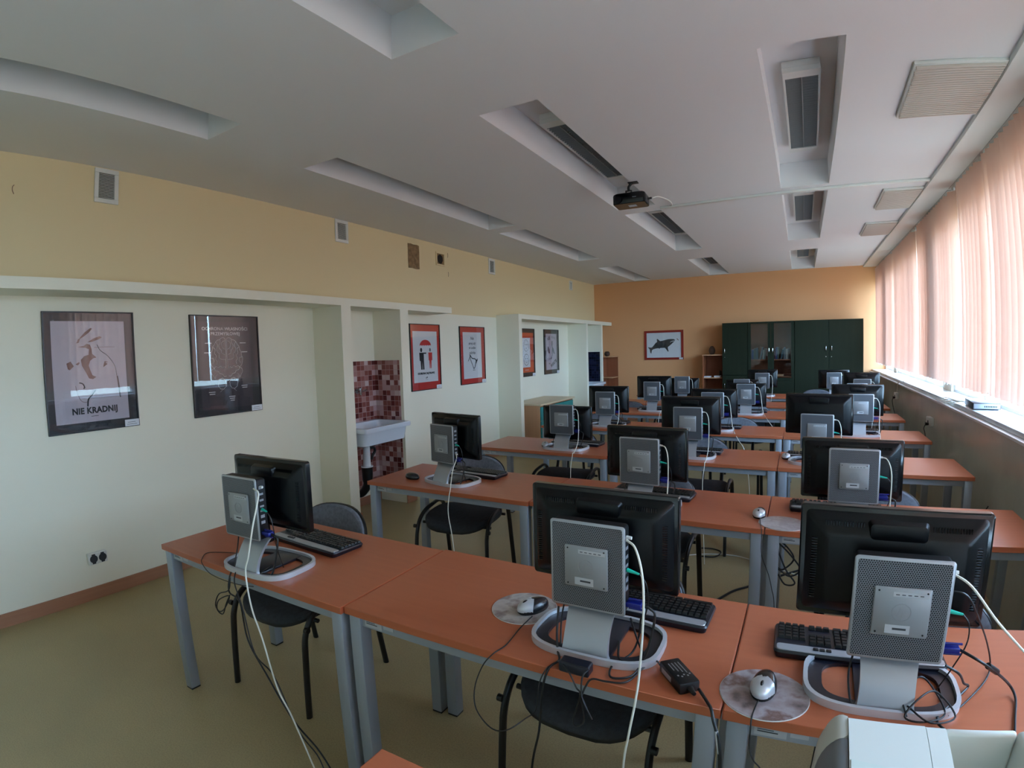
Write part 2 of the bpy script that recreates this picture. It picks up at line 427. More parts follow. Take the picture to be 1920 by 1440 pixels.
mb.box(XL-.2, WX+.3, YB-.2, YF+.2, HT+.01, HT+.1)
struct(mb.build('ceiling', m_ceil, smooth=False))
# left wall: cream below; upper paint yellower, partly warm light put into the colour
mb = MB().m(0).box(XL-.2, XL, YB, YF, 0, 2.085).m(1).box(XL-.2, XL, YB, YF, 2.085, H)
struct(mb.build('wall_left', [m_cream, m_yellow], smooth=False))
struct(MB().box(XL-.2, WX+.3, YF, YF+.2, 0, H).build('wall_far', m_peach, smooth=False))
struct(MB().box(XL-.2, WX+.3, YB-.2, YB, 0, H).build('wall_front', m_cream, smooth=False))
# window wall: glossy parapet, lintel and the piers between the bays
mb = MB().m(0).box(XR, WX+.1, YB, YF, 0, 1.03)
mb.m(1).box(1.42, WX+.1, YB, YF, 2.72, H)
for a, b in ((YB, -1.1), (2.85, 3.2), (6.35, 6.72), (9.9, 10.2), (11.08, YF)): mb.box(1.47, WX+.1, a, b, 1.03, 2.72)
struct(mb.build('wall_right', [m_gloss, m_cream], smooth=False))
struct(MB().box(1.198, WX+.1, YB, YF, 1.03, 1.05, .004).build('trim_1', m_ledge))          # white ledge lip
sill = struct(MB().box(1.235, WX+.1, YB, YF, 1.0505, 1.085, .006).build('trim_2', m_plaster))     # window board
# bays of glazing
for k, (a, b) in enumerate(((-1.1, 2.85), (3.2, 6.35), (6.72, 9.9), (10.2, 11.08))):
    mb = MB(); n = max(1, round((b-a)/1.05)); st = (b-a)/n
    mb.box(1.50, 1.56, a, b, 1.085, 1.11).box(1.50, 1.56, a, b, 2.66, 2.72)
    for i in range(n+1):
        y = a+st*i; mb.box(1.50, 1.56, max(a, y-.035), min(b, y+.035), 1.11, 2.66)
    fr = struct(mb.build('window_%d' % (k+1), m_winframe, smooth=False))
    MB().box(1.528, 1.532, a+.03, b-.03, 1.10, 2.67).build('window_pane', m_glass, fr, smooth=False)
    if k == 1:
        MB().box(1.455, 1.50, 6.29, 6.33, 1.16, 1.26, .004).box(1.45, 1.4549, 6.285, 6.335, 1.18, 1.195).build('window_handle', m_black, fr)
# plasterboard frames on the left wall
def frame(name, segs):
    mb = MB()
    for s_ in segs: mb.box(*s_)
    return struct(mb.build(name, m_cream, smooth=False))
BZ, BT = 2.05, 2.12
frame('trim_3', [(XL, PX, YB, 5.21, BZ, BT), (XL, PX, 3.474, 3.592, 0, BZ), (XL, PX, 4.282, 4.412, 0, BZ)])
frame('trim_4', [(XL, PX, 6.888, YF, BZ, BT), (XL, PX, 6.888, 6.985, 0, BZ), (XL, PX, 9.61, 9.70, 0, BZ), (XL, PX, 10.46, 10.55, 0, BZ)])
# floor skirting
mb = MB()
for a, b in ((YB, 3.474), (3.592, 4.282), (4.412, 6.888), (6.985, 9.61)): mb.box(XL, XL+.012, a, b, 0, .088)
mb.box(XL+.012, PX, 3.462, 3.474, 0, .088).box(PX, PX+.012, 3.462, 3.604, 0, .088).box(PX, PX+.012, 4.270, 4.424, 0, .088)
mb.box(XL+.012, PX, 6.876, 6.888, 0, .088).box(PX, PX+.012, 6.876, 6.99, 0, .088)
struct(mb.build('baseboard_left', m_base, smooth=False))
struct(MB().box(XL, WX, YF-.012, YF, 0, .088).build('baseboard_far', m_base, smooth=False))
# mosaic panels behind the two sinks
mb = MB().box(XL, XL+.008, 3.593, 4.281, .17, 1.525).box(XL+.008, -3.735, 4.273, 4.281, .17, 1.525)
struct(mb.build('trim_5', m_tile, smooth=False))
mb = MB().box(XL, XL+.008, 9.701, 10.459, .17, 1.50).box(XL+.008, -3.735, 10.451, 10.459, .17, 1.50)
struct(mb.build('trim_6', m_dtile, smooth=False))
# ceiling edge strip over the blinds and the cable channel
struct(MB().box(1.10, 1.42, YB, YF, 2.925, H-.001, .004).build('trim_7', m_wplast))
struct(MB().box(-1.235, 1.10, 5.285, 5.325, 2.935, H-.001, .003).build('trim_8', m_wplast))

# ------------------------------------------------------------------ ordinals used in the descriptions
ROWN = ['nearest row', 'second row', 'third row', 'fourth row', 'fifth row', 'sixth row', 'farthest row']
COLN = {'L': 'left', 'M': 'middle', 'R': 'right'}

# ------------------------------------------------------------------ desks
W, D, T = 1.216, .59, .75
ROWY = [1.192, 2.570, 3.909, 5.243, 6.591, 7.703, 9.03]
X0 = -2.572
def make_desk():
    r = empty('computer_desk', (0, 0, 0), '', 'desk')
    mb = MB().m(0).box(.002, W-.002, 0, D, T-.026, T, .0015, 1)
    mb.m(1).box(.0005, .002, .0005, D-.0005, T-.025, T-.001).box(W-.002, W-.0005, .0005, D-.0005, T-.025, T-.001)
    mb.build('tabletop', [m_top, m_edge], r)
    MB().box(.05, W-.05, .022, .047, T-.066, T-.0265).build('rail', m_leg, r, smooth=False)
    MB().box(.05, W-.05, D-.047, D-.022, T-.066, T-.0265).build('rail', m_leg, r, smooth=False)
    MB().box(.022, .047, .06, D-.06, T-.066, T-.0265).build('rail', m_leg, r, smooth=False)
    MB().box(W-.047, W-.022, .06, D-.06, T-.066, T-.0265).build('rail', m_leg, r, smooth=False)
    for x in (.010, W-.062):
        for y in (.010, D-.062):
            lg = MB().box(x, x+.052, y, y+.052, .006, T-.0265, .006, 2).build('leg', m_leg, r)
            MB().box(x+.002, x+.050, y+.002, y+.050, 0, .0058).build('foot', m_black, lg, smooth=False)
    mb = MB().m(0).box(.075, .150, .0205, .0218, T-.060, T-.032).box(.158, .20, .0205, .0218, T-.052, T-.036).m(1)
    mb.box(.082, .130, .0200, .0204, T-.050, T-.047).box(.082, .120, .0200, .0204, T-.044, T-.042)
    mb.build('inventory_label', [m_sticker, m_stickd], r, smooth=False)
    return r
dproto = make_desk(); used = False
for i, y in enumerate(ROWY):
    for k, c in enumerate('LMR'):
        o = dproto if not used else copy_tree(dproto); used = True
        o.location = (X0+k*(W+.003), y+(0, .013, .013)[k], 0)
        side = {'L': 'left end of the', 'M': 'middle of the', 'R': 'window end of the'}[c]
        o['label'] = 'cherry topped desk on grey legs, %s %s of desks' % (side, ROWN[i]); o['group'] = 'computer desks in rows'
# the teacher's desk under the camera with the printer
o = copy_tree(dproto); o.location = (-.772, .755-D, 0); del o['group']
o['label'] = 'cherry topped desk corner in front of all rows, under the printer'

# ------------------------------------------------------------------ chairs
def make_chair():
    r = empty('visitor_chair', (0, 0, 0), '', 'chair')
    # seat: rounded cushion, front edge towards -y
    def outl(s):
        p = []
        for i in range(32):
            t = 2*PI*i/32; c, q = math.cos(t), math.sin(t)
            x = .250*math.copysign(abs(c)**(2/3.4), c); y = .222*math.copysign(abs(q)**(2/2.8), q)
            if y < 0: x *= 1.0+.06*y; y *= 1.15
            p.append((x*s, y*s))
        return p
    def zc(x, y): return .012*(abs(x)/.235)**2*1.2-.018*max(0, -y/.22)**3
    L = []
    for s_, z in ((.93, .425), (1.0, .437), (1.0, .455), (.96, .468), (.80, .474)): L.append([(x, y, z+zc(x, y)) for x, y in outl(s_)])
    MB().loft(L).build('seat', m_seat, r)
    MB().loft([[(x, y, z+zc(x, y)) for x, y in outl(s_)] for s_, z in ((.90, .416), (.985, .420), (.985, .436), (.9, .438))]).build('seat_shell', m_black, r)
    for sx in (-1, 1):
        X = .258*sx
        MB().tube([(X*1.02, -.255, 0), (X*1.01, -.235, .28), (X, -.222, .38), (X, -.18, .452), (X, -.10, .492), (X, .0, .506)], .0125, 10, 5, flat=1.25).build('leg', m_blacksteel, r)
        MB().tube([(X, .0, .506), (X, .09, .510), (X, .165, .478), (X, .20, .40), (X*1.01, .235, .20), (X*1.02, .27, 0)], .0125, 10, 5, flat=1.25).build('leg', m_blacksteel, r)
    MB().tube([(-.255, -.14, .42), (.255, -.14, .42)], .010, 8, 0).build('crossbar', m_blacksteel, r)
    MB().tube([(-.252, .14, .43), (.252, .14, .43)], .010, 8, 0).build('crossbar', m_blacksteel, r)
    for x in (.262, -.282): MB().cyl(x, -.222, .415, .013, .02, 'x', 10).build('end_cap', m_blacksteel, r)
    for sx in (-1, 1):
        X = .17*sx
        MB().tube([(X, .10, .425), (X, .20, .45), (X, .245, .52), (X*1.0, .275, .62), (X*.9, .285, .72)], .0105, 8, 5, flat=1.4).build('back_support', m_blacksteel, r)
    # backrest : curved oval panel
    def back(scale, y0, z0=.705):
        P = []
        for i in range(36):
            t = 2*PI*i/36; c, q = math.cos(t), math.sin(t)
            x = .230*math.copysign(abs(c)**(2/2.6), c)*scale; z = .115*math.copysign(abs(q)**(2/2.4), q)*scale
            x *= 1-.10*max(0, q)
            P.append((x, y0-.045*(x/.23)**2+.12*z, z0+z))
        return P
    MB().loft([back(.93, .285), back(1.0, .278), back(1.02, .268), back(1.0, .262)]).build('back_shell', m_black, r)
    MB().loft([back(.985, .2615), back(.985, .250), back(.93, .241), back(.6, .238)]).build('backrest', m_backf, r)
    return r
cproto = make_chair(); used = False
chairs = [(0, 'L', -2.13, .02), (0, 'M', -.60, -.06), (0, 'R', .40, .0), (1, 'L', -2.10, .16), (1, 'M', -.80, .0), (1, 'R', .40, .0), (2, 'L', -1.90, .05), (2, 'M', -.76, .0), (2, 'R', .42, .0),
          (3, 'L', -2.09, .0), (3, 'M', -.62, .0), (4, 'L', -2.18, .0), (4, 'M', -.57, .0), (5, 'L', -1.74, .0), (5, 'M', -.60, .03), (6, 'R', .26, .0)]
for i, c, x, a in chairs:
    o = cproto if not used else copy_tree(cproto); used = True
    o.location = (x, ROWY[i]+.455, 0); o.rotation_euler = (0, 0, a)
    o['label'] = 'grey chair on black legs behind the %s desk of the %s' % ({'L': 'left', 'M': 'middle', 'R': 'window side'}[c], ROWN[i])
    o['group'] = 'visitor chairs behind the desks'

# ------------------------------------------------------------------ monitors with their stands
MW, MH = .445, .285
def make_monitor(near):
    r = empty('desktop_monitor', (0, 0, 0), '', 'monitor')
    # origin: table top under the panel; panel spans y -.0 .. .03, its centre at z ZC (screen node is shifted per station)
    Z = 0
    MB().prism(rr(MW, MH, .010), 'y', -.004, .022, .003).build('bezel', m_gblack, r)
    MB().poly(rr(MW-.036, MH-.036, .002), 'y', .0225).build('screen', m_screen, r, smooth=False)
    def lp(w_, h_, y, rad, dz=0): return [(x, y, z+dz) for x, z in rr(w_, h_, rad)]
    MB().loft([lp(MW-.026, MH-.026, -.004, .012), lp(MW-.036, MH-.036, -.012, .014), lp(MW-.115, MH-.105, -.034, .014, -.006), lp(MW-.13, MH-.118, -.037, .012, -.006)]).build('back_shell', m_shell, r)
    # carrying-handle hump and vents
    MB().loft([[(x, y, z) for x, y, z in q] for q in ([(x, -.020, z+.098) for x, z in rr(.138, .042, .010)], [(x, -.038, z+.094) for x, z in rr(.128, .038, .010)], [(x, -.040, z+.094) for x, z in rr(.116, .028, .008)])]).build('handle_grip', m_shell, r)
    if near:
        for sx in (-1, 1):
            mb = MB()
            for k in range(15):
                x = sx*(.078+k*.0062); mb.box(x-.0012, x+.0012, -.0262, -.016, .086, .110)
            mb.build('vent_slots', m_gblack, r, smooth=False)
            mb = MB()
            for k in range(24):
                z = .062-k*.0066; x = sx*.183; mb.box(x-.012, x+.012, -.0245, -.016, z-.0013, z+.0013)
            mb.build('vent_slots', m_gblack, r, smooth=False)
    return r
def make_stand_parts(r, zt):
    """stand below a monitor panel: base ring, sloping neck, column; z is measured from the table; zt = local z of table top"""
    cy = -.035
    o_ = [(x, y+cy) for x, y in ell(.192, .132, 44, 3.3)]; i_ = [(x, y+cy) for x, y in ell(.181, .121, 44, 3.3)]; j_ = [(x, y+cy) for x, y in ell(.146, .086, 44, 3.6)]
    st = MB().ringp(o_, i_, 'z', zt, zt+.020).build('stand_base', m_silverl, r)
    MB().ringp([(x*.999, y) for x, y in i_], j_, 'z', zt, zt+.010).box(-.068, .068, -.13, .075, zt+.001, zt+.012, .003).build('base_tray', m_navy, st)
    pr = [(-.152, zt+.006), (-.150, zt+.020), (-.136, zt+.058), (-.112, zt+.098), (-.082, zt+.132)]
    L = []
    for k, (y, z) in enumerate(spline([(0, a, b) for a, b in pr], 4) and [(p.y, p.z) for p in spline([(0, a, b) for a, b in pr], 4)]):
        wv = .070-.006*math.sin(PI*k/16)
        L.append([(-wv, y, z), (wv, y, z), (wv, y+.016, z+.004), (-wv, y+.016, z+.004)])
    MB().loft(L).build('stand_neck', m_silver, r)
    mb = MB().box(-.055, .055, -.070, -.040, zt+.112, zt+.150, .006).box(-.034, .034, -.0705, -.0375, zt+.13, zt+.36, .006)
    mb.build('stand_column', m_gblack, r)

# ------------------------------------------------------------------ thin client computers hung behind the stands
def make_client(near):
    r = empty('thin_client_computer', (0, 0, 0), '', 'computer')
    w_, h_ = .215, .248
    MB().prism(rr(w_-.006, h_-.006, .010), 'y', .006, .048, .003).build('case', m_black, r)
    cover = MB().m(0).prism(rr(w_, h_, .009), 'y', .007, .0, .0025).m(1).poly([(x, y) for x, y in rr(w_-.014, h_-.014, .006)], 'y', -.0006)
    cover.build('perforated_cover', [m_silver, m_perf if near else m_meshg], r)
    bd = MB().prism(rr(.124, .118, .005), 'y', -.0008, -.008, .0022).build('badge_plate', m_badge, r)
    mb = MB().m(0).box(-.021, .056, -.0088, -.0081, .038, .049).m(1)
    for k in range(5): mb.box(-.016+k*.013, -.008+k*.013, -.0092, -.0089, .042, .044)
    mb.build('paper_label', [m_sticker, m_stickd], bd, smooth=False)
    MB().m(0).box(-.032, .022, -.0088, -.0081, -.051, -.030).m(1).box(-.016, .014, -.0092, -.0089, -.042, -.037).build('barcode_label', [m_sticker, m_stickd], bd, smooth=False)
    if near:
        mb = MB().m(0).ringp(ell(.0215, .0215, 28), ell(.0195, .0195, 28), 'y', -.0081, -.0090)
        add_text(mb, 'hp', .030, .001, -.0005, 'y', -.0087, .9, .35, .0003)
        mb.build('round_emblem', m_badge, bd)
        for x in (-.052, .052):
            for z in (-.050, .050): MB().cyl(x, -.0089, z, .0022, .0009, 'y', 10).build('screw', m_black, bd)
    # ports on the right narrow side
    mb = MB().m(0)
    for z, s_ in ((.086, .012), (.060, .008), (.036, .008), (.012, .007), (-.006, .007), (-.028, .012), (-.052, .012)): mb.box(w_/2-.0035, w_/2-.0018, .016, .034, z-s_/2, z+s_/2)
    mb.build('port_row', m_silver, r, smooth=False)
    return r
protos = {}
def station_client(x, y, ztop, th, row, col):
    near = row < 2; key = ('c', near)
    if key not in protos: protos[key] = make_client(near); o = protos[key]
    else: o = copy_tree(protos[key])
    o.location = (x, y, ztop-.124); o.rotation_euler = (0, 0, th)
    return o
# row, column, panel centre x, panel y, panel top z, turn, client top z, client dx
ST = [(0, 'L', -1.905, 1.350, 1.192, .04, 1.140, -.025, .132), (0, 'M', -.515, 1.435, 1.193, 0, 1.132, 0, .125), (0, 'R', .232, 1.445, 1.205, 0, 1.130, .004, .13),
      (1, 'L', -2.02, 2.83, 1.192, -.20, 1.136, 0, .12), (1, 'M', -.754, 2.82, 1.166, -.05, 1.125, 0, .12), (1, 'R', .236, 2.80, 1.150, 0, 1.125, 0, .12),
      (2, 'L', -1.787, 4.15, 1.108, 0, 1.130, 0, .12), (2, 'M', -.766, 4.17, 1.204, 0, 1.137, 0, .12), (2, 'R', .128, 4.18, 1.236, -.12, 1.108, 0, .12),
      (3, 'L', -1.875, 5.50, 1.177, 0, 1.125, 0, .12), (3, 'M', -.785, 5.54, 1.155, 0, 1.130, 0, .12), (3, 'R', .497, 5.54, 1.208, 0, 1.130, .02, .12),
      (4, 'L', -1.735, 6.92, 1.202, 0, 1.136, 0, .12), (4, 'M', -.592, 6.87, 1.120, 0, 1.119, 0, .12), (4, 'R', .60, 6.86, 1.10, 0, 1.132, 0, .12),
      (5, 'L', -1.575, 8.03, 1.108, 0, 1.140, 0, .12), (5, 'M', -.750, 8.03, 1.088, 0, 1.10, 0, .12), (5, 'R', .758, 7.96, 1.192, 0, 1.112, 0, .12),
      (6, 'M', -.556, 9.28, 1.170, 0, 1.122, 0, .12), (6, 'R', .490, 9.28, 1.162, 0, 1.126, 0, .12)]
look = {(0, 'L'): 'seen obliquely', (0, 'M'): 'seen from behind', (0, 'R'): 'the largest in view'}
for row, col, x, y, zt, th, ct, cdx, cdy in ST:
    near = row < 2; key = ('m', near, round(zt-.75, 3))
    mk = ('mm', near)
    if mk not in protos:
        protos[mk] = make_monitor(near); r = protos[mk]; base = list(r.children)
        protos[('parts', near)] = base
    else:
        r0 = protos[mk]; r = r0.copy(); C.objects.link(r)
        for ch in protos[('parts', near)]:
            c_ = ch.copy(); C.objects.link(c_); c_.parent = r
    zc = zt-MH/2
    r.location = (x, y, zc); r.rotation_euler = (0, 0, th)
    make_stand_parts(r, T-zc+.0005)
    r['label'] = 'black monitor on a silver ring stand, %s desk of the %s' % (COLN[col], ROWN[row])
    r['category'] = 'monitor'; r['group'] = 'monitors on the desks'
    n_ = Vector((math.sin(th), -math.cos(th), 0))
    c_ = station_client(x+n_.x*cdy+cdx, y+n_.y*cdy, ct, th, row, col)
    c_['label'] = 'small silver computer hung on the %s monitor of the %s' % (COLN[col], ROWN[row]); c_['group'] = 'thin client computers behind the monitors'

# ------------------------------------------------------------------ keyboards
def make_keyboard():
    r = empty('keyboard', (0, 0, 0), '', 'keyboard')
    # user sits at +y; the media strip side is at -y (towards the camera)
    MB().loft([[(x, y, 0+0*y) for x, y in rr(.445, .165, .014)], [(x, y, .014-.03*y) for x, y in rr(.455, .172, .016)], [(x, y, .020-.03*y) for x, y in rr(.449, .166, .014)]]).build('body', m_navy, r)
    z0 = lambda y: .0205-.03*y
    # silver strip with rounded ends
    mb = MB(); P = rr(.440, .036, .010)
    mb.loft([[(x, y-.062, z0(y-.062)) for x, y in P], [(x*.995, y*.95-.062, z0(y-.062)+.002) for x, y in P]]); mb.build('silver_strip', m_silver, r)
    def keys(x0, x1, rows, pitch=.0188, wide=None):
        mb = MB()
        for j in rows:
            y = .070-j*.0185
            if wide and j == 0:
                spans = [(x0, x0+.024), (x0+.026, x0+.050), (x0+.052, x0+.160), (x0+.162, x0+.186), (x0+.188, x1)]
            else:
                n = int(round((x1-x0)/pitch)); spans = [(x0+(x1-x0)*k/n+.0008, x0+(x1-x0)*(k+1)/n-.0008) for k in range(n)]
            for a, b in spans:
                zb = z0(y)
                mb.loft([[(px, py, zb) for px, py in ((a, y-.0083), (b, y-.0083), (b, y+.0083), (a, y+.0083))], [(px, py, zb+.0085) for px, py in ((a+.002, y-.006), (b-.002, y-.006), (b-.002, y+.0055), (a+.002, y+.0055))]])
        return mb
    # from the user's side the main block is on the user's left = +x here
    keys(-.066, .216, range(6), wide=True).build('main_keys', m_black, r, smooth=False)
    keys(-.134, -.074, (3, 4, 5), .020).build('cursor_keys', m_black, r, smooth=False); keys(-.134, -.074, (0,), .020).build('function_keys', m_black, r, smooth=False)
    keys(-.218, -.142, range(5), .019).build('number_keys', m_black, r, smooth=False)
    mb = MB()
    for k in range(3): mb.box(-.124+k*.017, -.110+k*.017, -.062-.005, -.062+.008, z0(-.06)+.001, z0(-.06)+.006, .002)
    mb.build('media_buttons', m_black, r)
    return r
kproto = make_keyboard(); used = False
for row, col, x, y, a in ((0, 'L', -1.935, 1.590, -.06), (0, 'M', -.455, 1.635, -.03), (0, 'R', .185, 1.580, .03), (1, 'L', -2.00, 3.02, -.08), (1, 'M', -.755, 2.985, -.06), (1, 'R', .190, 2.985, 0),
                          (2, 'L', -1.765, 4.33, -.05), (2, 'M', -.775, 4.31, 0), (2, 'R', .14, 4.36, 0), (3, 'L', -1.93, 5.66, 0), (3, 'M', -.76, 5.66, 0), (3, 'R', .48, 5.67, -.02), (4, 'L', -1.75, 7.03, 0), (4, 'M', -.59, 7.05, 0)):
    o = kproto if not used else copy_tree(kproto); used = True
    o.location = (x, y, T+.0008); o.rotation_euler = (0, 0, a)
    o['label'] = 'black keyboard behind the %s monitor of the %s' % (COLN[col], ROWN[row]); o['group'] = 'keyboards on the desks'

# ------------------------------------------------------------------ mice and pads
def make_mouse(silver):
    r = empty('computer_mouse', (0, 0, 0), '', 'mouse')
    def lp(s_, z, dy=0): return [(x*s_, y*s_+dy, z) for x, y in [(.031*math.cos(t)*(1-.08*math.sin(t)), .057*math.sin(t)) for t in [2*PI*i/28 for i in range(28)]]]
    MB().loft([lp(.92, 0), lp(1.0, .006), lp(1.0, .013), lp(.95, .022, .001), lp(.80, .031, .003), lp(.5, .037, .004), lp(.15, .039, .005)]).build('body', m_stone, r)
    if silver:
        def half(s_, z, dy=0):
            q = [(x*s_, y*s_+dy, z) for x, y in [(.0315*math.cos(t), .0575*math.sin(t)) for t in [PI+.34+(PI-.68)*i/16 for i in range(17)]]]
            return q+[(q[-1][0]*.5, dy-.014, z+.001), (0, dy-.009, z+.001), (q[0][0]*.5, dy-.014, z+.001)]
        MB().loft([half(1.005, .010), half(1.022, .0145), half(.985, .0245, .001), half(.85, .0338, .003), half(.56, .0398, .004), half(.22, .0418, .004)]).build('silver_shell', m_silverl, r)
        MB().sphere((0, -.028, .036), .006, (.8, 1.9, 1.0), 12).build('scroll_wheel', m_black, r)
    else:
        MB().sphere((0, -.028, .032), .006, (.8, 1.9, 1.0), 12).build('scroll_wheel', m_navy, r)
    return r
MICE = []
mp = {True: make_mouse(True), False: make_mouse(False)}; usedm = {True: False, False: False}
PADZ = T+.0035
for row, s_, x, y, z, a, lab in ((0, True, -.765, 1.470, PADZ, -.55, 'silver and black mouse on the round pad left of the middle monitor, nearest row'),
                                 (0, True, -.050, 1.315, PADZ, -.12, 'large silver and black mouse on the round picture pad beside the printer'),
                                 (1, True, -.172, 2.775, T, -.1, 'silver and black mouse on the desk joint of the second row'),
                                 (1, False, -2.325, 2.745, T, 1.5, 'plain black mouse at the left end of the second row'),
                                 (2, True, -.085, 4.26, T, -.1, 'silver and black mouse on the desk joint of the third row'),
                                 (2, True, -1.995, 4.14, T, .4, 'mouse with a grey top on the left desk of the third row')):
    o = mp[s_] if not usedm[s_] else copy_tree(mp[s_]); usedm[s_] = True
    o.location = (x, y, z+.0006); o.rotation_euler = (0, 0, a); o['label'] = lab; o['group'] = 'mice on the desks'
    MICE.append((o, Matrix.LocRotScale(Vector((x, y, z)), Matrix.Rotation(a, 3, 'Z').to_quaternion(), None)))
def pad_mat(name, seed, cols):
    m = bpy.data.materials.new(name); m.use_nodes = True; n = m.node_tree; b = n.nodes['Principled BSDF']
    t = n.nodes.new('ShaderNodeTexCoord'); nz = n.nodes.new('ShaderNodeTexNoise'); nz.inputs['Scale'].default_value = 13; nz.inputs['Detail'].default_value = 7; nz.noise_dimensions = '4D'; nz.inputs['W'].default_value = seed
    rp = n.nodes.new('ShaderNodeValToRGB'); E = rp.color_ramp.elements
    while len(E) < len(cols): E.new(.5)
    for i, c in enumerate(cols): E[i].position = .30+.4*i/(len(cols)-1); E[i].color = lin(c)
    n.links.new(t.outputs['Object'], nz.inputs['Vector']); n.links.new(nz.outputs['Fac'], rp.inputs[0]); n.links.new(rp.outputs[0], b.inputs['Base Color']); b.inputs['Roughness'].default_value = .3
    return m
for x, y, sd, cols, lab in ((-.800, 1.475, 1.0, [(104, 92, 92), (160, 150, 146), (176, 168, 160), (128, 108, 104), (150, 146, 140)], 'round picture mouse pad left of the middle monitor, nearest row'),
                            (-.047, 1.303, 5.0, [(74, 60, 60), (140, 124, 122), (164, 156, 160), (112, 84, 76), (170, 164, 168)], 'round picture mouse pad at the table joint beside the printer'),
                            (-.062, 2.690, 9.0, [(150, 144, 146), (186, 180, 180), (160, 150, 152), (182, 178, 176), (140, 136, 140)], 'pale round mouse pad at the desk joint of the second row')):
    r = empty('mouse_pad', (x, y, T+.0002), lab, 'mouse pad', group='round mouse pads')
    MB().cyl(0, 0, 0, .108, .002, 'z', 48).build('rubber_base', m_wplast, r)
    MB().cyl(0, 0, .0021, .1065, .0011, 'z', 48).build('picture_face', pad_mat('pad_picture_%d' % int(sd), sd, cols), r)

# ------------------------------------------------------------------ cables
def cable(name, pts, r_, m, label, cat='cable', group=None, sm=6, plug=None):
    o = MB().tube(pts, r_, 8, sm).build(name, m); tag(o, label, cat, group)
    if plug:
        for nm, mm, (p0, p1, rad, rad2) in plug:
            MB().tube([p0, p1], rad, 10, 0, r2=rad2).build(nm, mm, o)
    return o
floorz = .005
NETS = {(0, 'L'): [(-1.820, 1.216, 1.105), (-1.775, 1.205, 1.095), (-1.757, 1.18, 1.05), (-1.762, 1.16, .98), (-1.800, 1.155, .86), (-1.822, 1.15, .79), (-1.792, 1.14, .661), (-1.731, 1.13, .556), (-1.677, 1.13, .368), (-1.61, 1.13, .266), (-1.546, 1.14, .083), (-1.49, 1.12, .012), (-1.38, 1.0, floorz), (-1.30, .85, floorz)],
        (0, 'M'): [(-.404, 1.315, 1.098), (-.372, 1.285, 1.090), (-.345, 1.25, 1.04), (-.334, 1.225, .96), (-.334, 1.20, .82), (-.336, 1.175, .745), (-.345, 1.155, .66), (-.356, 1.15, .55), (-.357, 1.15, .3), (-.36, 1.10, .03), (-.38, 1.0, floorz)],
        (0, 'R'): [(.342, 1.33, 1.098), (.38, 1.31, 1.078), (.446, 1.30, 1.005), (.525, 1.30, .933), (.64, 1.25, .84), (.78, 1.19, .755), (.84, 1.168, .70), (.86, 1.15, .3), (.86, 1.1, .02), (.9, 1.0, floorz)]}
